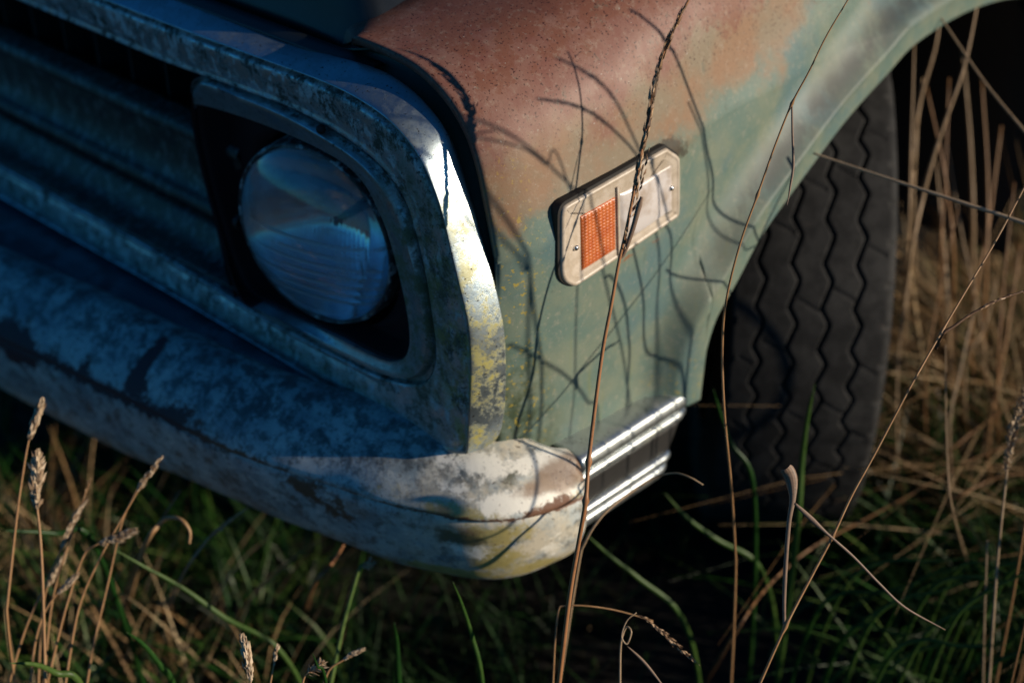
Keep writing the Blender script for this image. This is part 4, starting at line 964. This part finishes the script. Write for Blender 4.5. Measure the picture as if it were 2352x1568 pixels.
# seed stalk of the twisted straw
# green blades
gb = [('bright green blade hanging from under the bumper corner to the bottom edge', [(1040, 1335), (1062, 1390), (1084, 1460), (1108, 1568)], 1.22, .0042),
      ('upright green blade near the bottom edge, left of the bright one', [(905, 1428), (912, 1480), (916, 1568)], 1.3, .006),
      ('green blade crossing the dark below the bumper strip', [(1345, 1225), (1400, 1275), (1470, 1330), (1560, 1408)], 1.45, .0052),
      ('green blade slanting in the dark under the wheel arch', [(1525, 1130), (1580, 1190), (1650, 1240), (1742, 1298)], 1.5, .0055),
      ('narrow green blade between the fender tip and the tyre', [(1638, 892), (1655, 950), (1680, 1020), (1730, 1110)], 1.42, .005),
      ('soft green blade in front of the tyre tread', [(1872, 880), (1855, 960), (1842, 1060), (1832, 1200)], 1.42, .0065),
      ('small green tip at the bottom edge by the crumpled head', [(718, 1500), (730, 1530), (750, 1575)], 1.15, .0028),
      ('arching green blade in the bottom left corner', [(20, 1522), (80, 1525), (130, 1545), (190, 1580)], 1.2, .006),
      ('broad green blade curving right in the lower left grass', [(290, 1450), (330, 1480), (370, 1530), (400, 1580)], 1.25, .006),
      ('long faded green blade slanting down right across the lower left', [(260, 1260), (330, 1300), (420, 1350), (520, 1420), (640, 1490)], 1.36, .005),
      ('green blade lying level in the left grass', [(0, 1218), (60, 1220), (130, 1225), (210, 1238)], 1.35, .006)]
TW = ['first', 'second', 'third', 'fourth', 'fifth', 'sixth', 'seventh', 'eighth', 'ninth', 'tenth', 'eleventh', 'twelfth', 'thirteenth']
XS = sorted(random.uniform(1880, 2345) for _ in range(26))
for k in range(26):
    x, y = XS[k], random.uniform(1240, 1510); a = random.uniform(-.5, .35); l = random.uniform(150, 330)
    gb.append(('dark green blade at the lower right, its root '+(TW[k]+' from the left of the tuft' if k < 13 else TW[25-k]+' from the right of the tuft'), [(x+cos(a)*l, y-sin(a)*l-30), (x+cos(a)*l*.6, y-sin(a)*l*.6), (x+cos(a)*l*.25, y-sin(a)*l*.2+10), (x-10, y+60)], random.uniform(1.35, 1.6), .0045))
for lab, pts, t, w_ in gb:
    k = len(pts); P = [Pt(x, y, t+.02*i) for i, (x, y) in enumerate(pts)]
    d = P[-1]-P[-2]; b = P[-1]; P.append(np.array([b[0]+d[0]*.6, b[1]+d[1]*.6, b[2]*.45])); P.append(np.array([b[0]+d[0]*.9, b[1]+d[1]*.9, -.07]))
    P = cr(np.array(P), 7); n = len(P); ww = w_*np.interp(np.linspace(0, 1, n), [0, .15, .5, 1], [.05, .55, 1, .8])
    tuft = 'tuft' in lab
    o = ribbon(P, ww, 'green', None, name='green_shoot', shade=random.uniform(.25, .95))
    tag(o, lab, 'grass blade', 'dark green blades at the lower right' if tuft else 'green blades')

# stalks standing to the right, outside the frame: their shadows fall on the fender and tyre
def caster(line, s, r, label_i, headn=0, k=1.0):
    while min(proj(Ps(x, y, .001)+SUN*s)[0] for x, y in line) < 2385: s += .02
    fp = [Ps(x, y, .001)+SUN*s for x, y in line]
    top, bot = fp[0], fp[-1]
    d = bot-fp[-2]; d /= np.linalg.norm(d)
    fp += [np.array([bot[0]+.02, bot[1]+.01, bot[2]*.5]), np.array([bot[0]+.03, bot[1]+.02, -.07])]
    P = cr(np.array(fp), 8); e = empty('grass_stalk', P[-1], 'tall dry grass stalk standing beside the front fender, right of the view', 'grass stalk', 'stalks that shade the fender')
    r *= .78
    V, Fc = tube(P, r, 7); o = mesh('stem', V, Fc, MT['straw'], e); set_attr(o, 'shade', np.full(len(V), .5))
    if headn: spike(P[:headn][::-1], .0055, 40, 'seed', e, .18)
caster([(1590, -10), (1600, 100), (1612, 260), (1622, 400), (1640, 520), (1680, 590), (1680, 700)], .36, .0016, 0, 12)
caster([(1600, 230), (1612, 340), (1615, 480), (1625, 580), (1690, 640)], .42, .0012, 1)
caster([(870, 112), (960, 118), (1080, 140), (1150, 185), (1220, 235), (1270, 310), (1310, 380), (1345, 450), (1370, 560), (1400, 700), (1440, 860), (1450, 1000)], .40, .0014, 2, 24)
caster([(940, 170), (1020, 200), (1085, 250), (1130, 320), (1165, 420), (1200, 560), (1225, 700), (1243, 830), (1240, 960)], .46, .0017, 3, 20)
caster([(1345, 205), (1400, 230), (1445, 290), (1480, 360), (1520, 500), (1530, 640)], .38, .0014, 4, 16)
caster([(1435, 100), (1460, 190), (1475, 280), (1490, 380), (1500, 500), (1503, 680)], .44, .0014, 5, 14)
caster([(1385, 640), (1400, 635), (1425, 680), (1440, 760), (1445, 900)], .40, .0016, 6)
caster([(1450, 560), (1470, 680), (1480, 800), (1510, 900)], .36, .0015, 7)
caster([(1170, 790), (1240, 825), (1300, 865), (1350, 920), (1380, 990)], .34, .0016, 8)
caster([(1140, 480), (1170, 560), (1200, 620), (1215, 700)], .5, .0016, 9)
caster([(1240, 280), (1200, 290), (1270, 330), (1300, 370), (1330, 430)], .42, .0010, 10)
caster([(1520, 620), (1600, 680), (1640, 740), (1700, 900)], .34, .0014, 11)
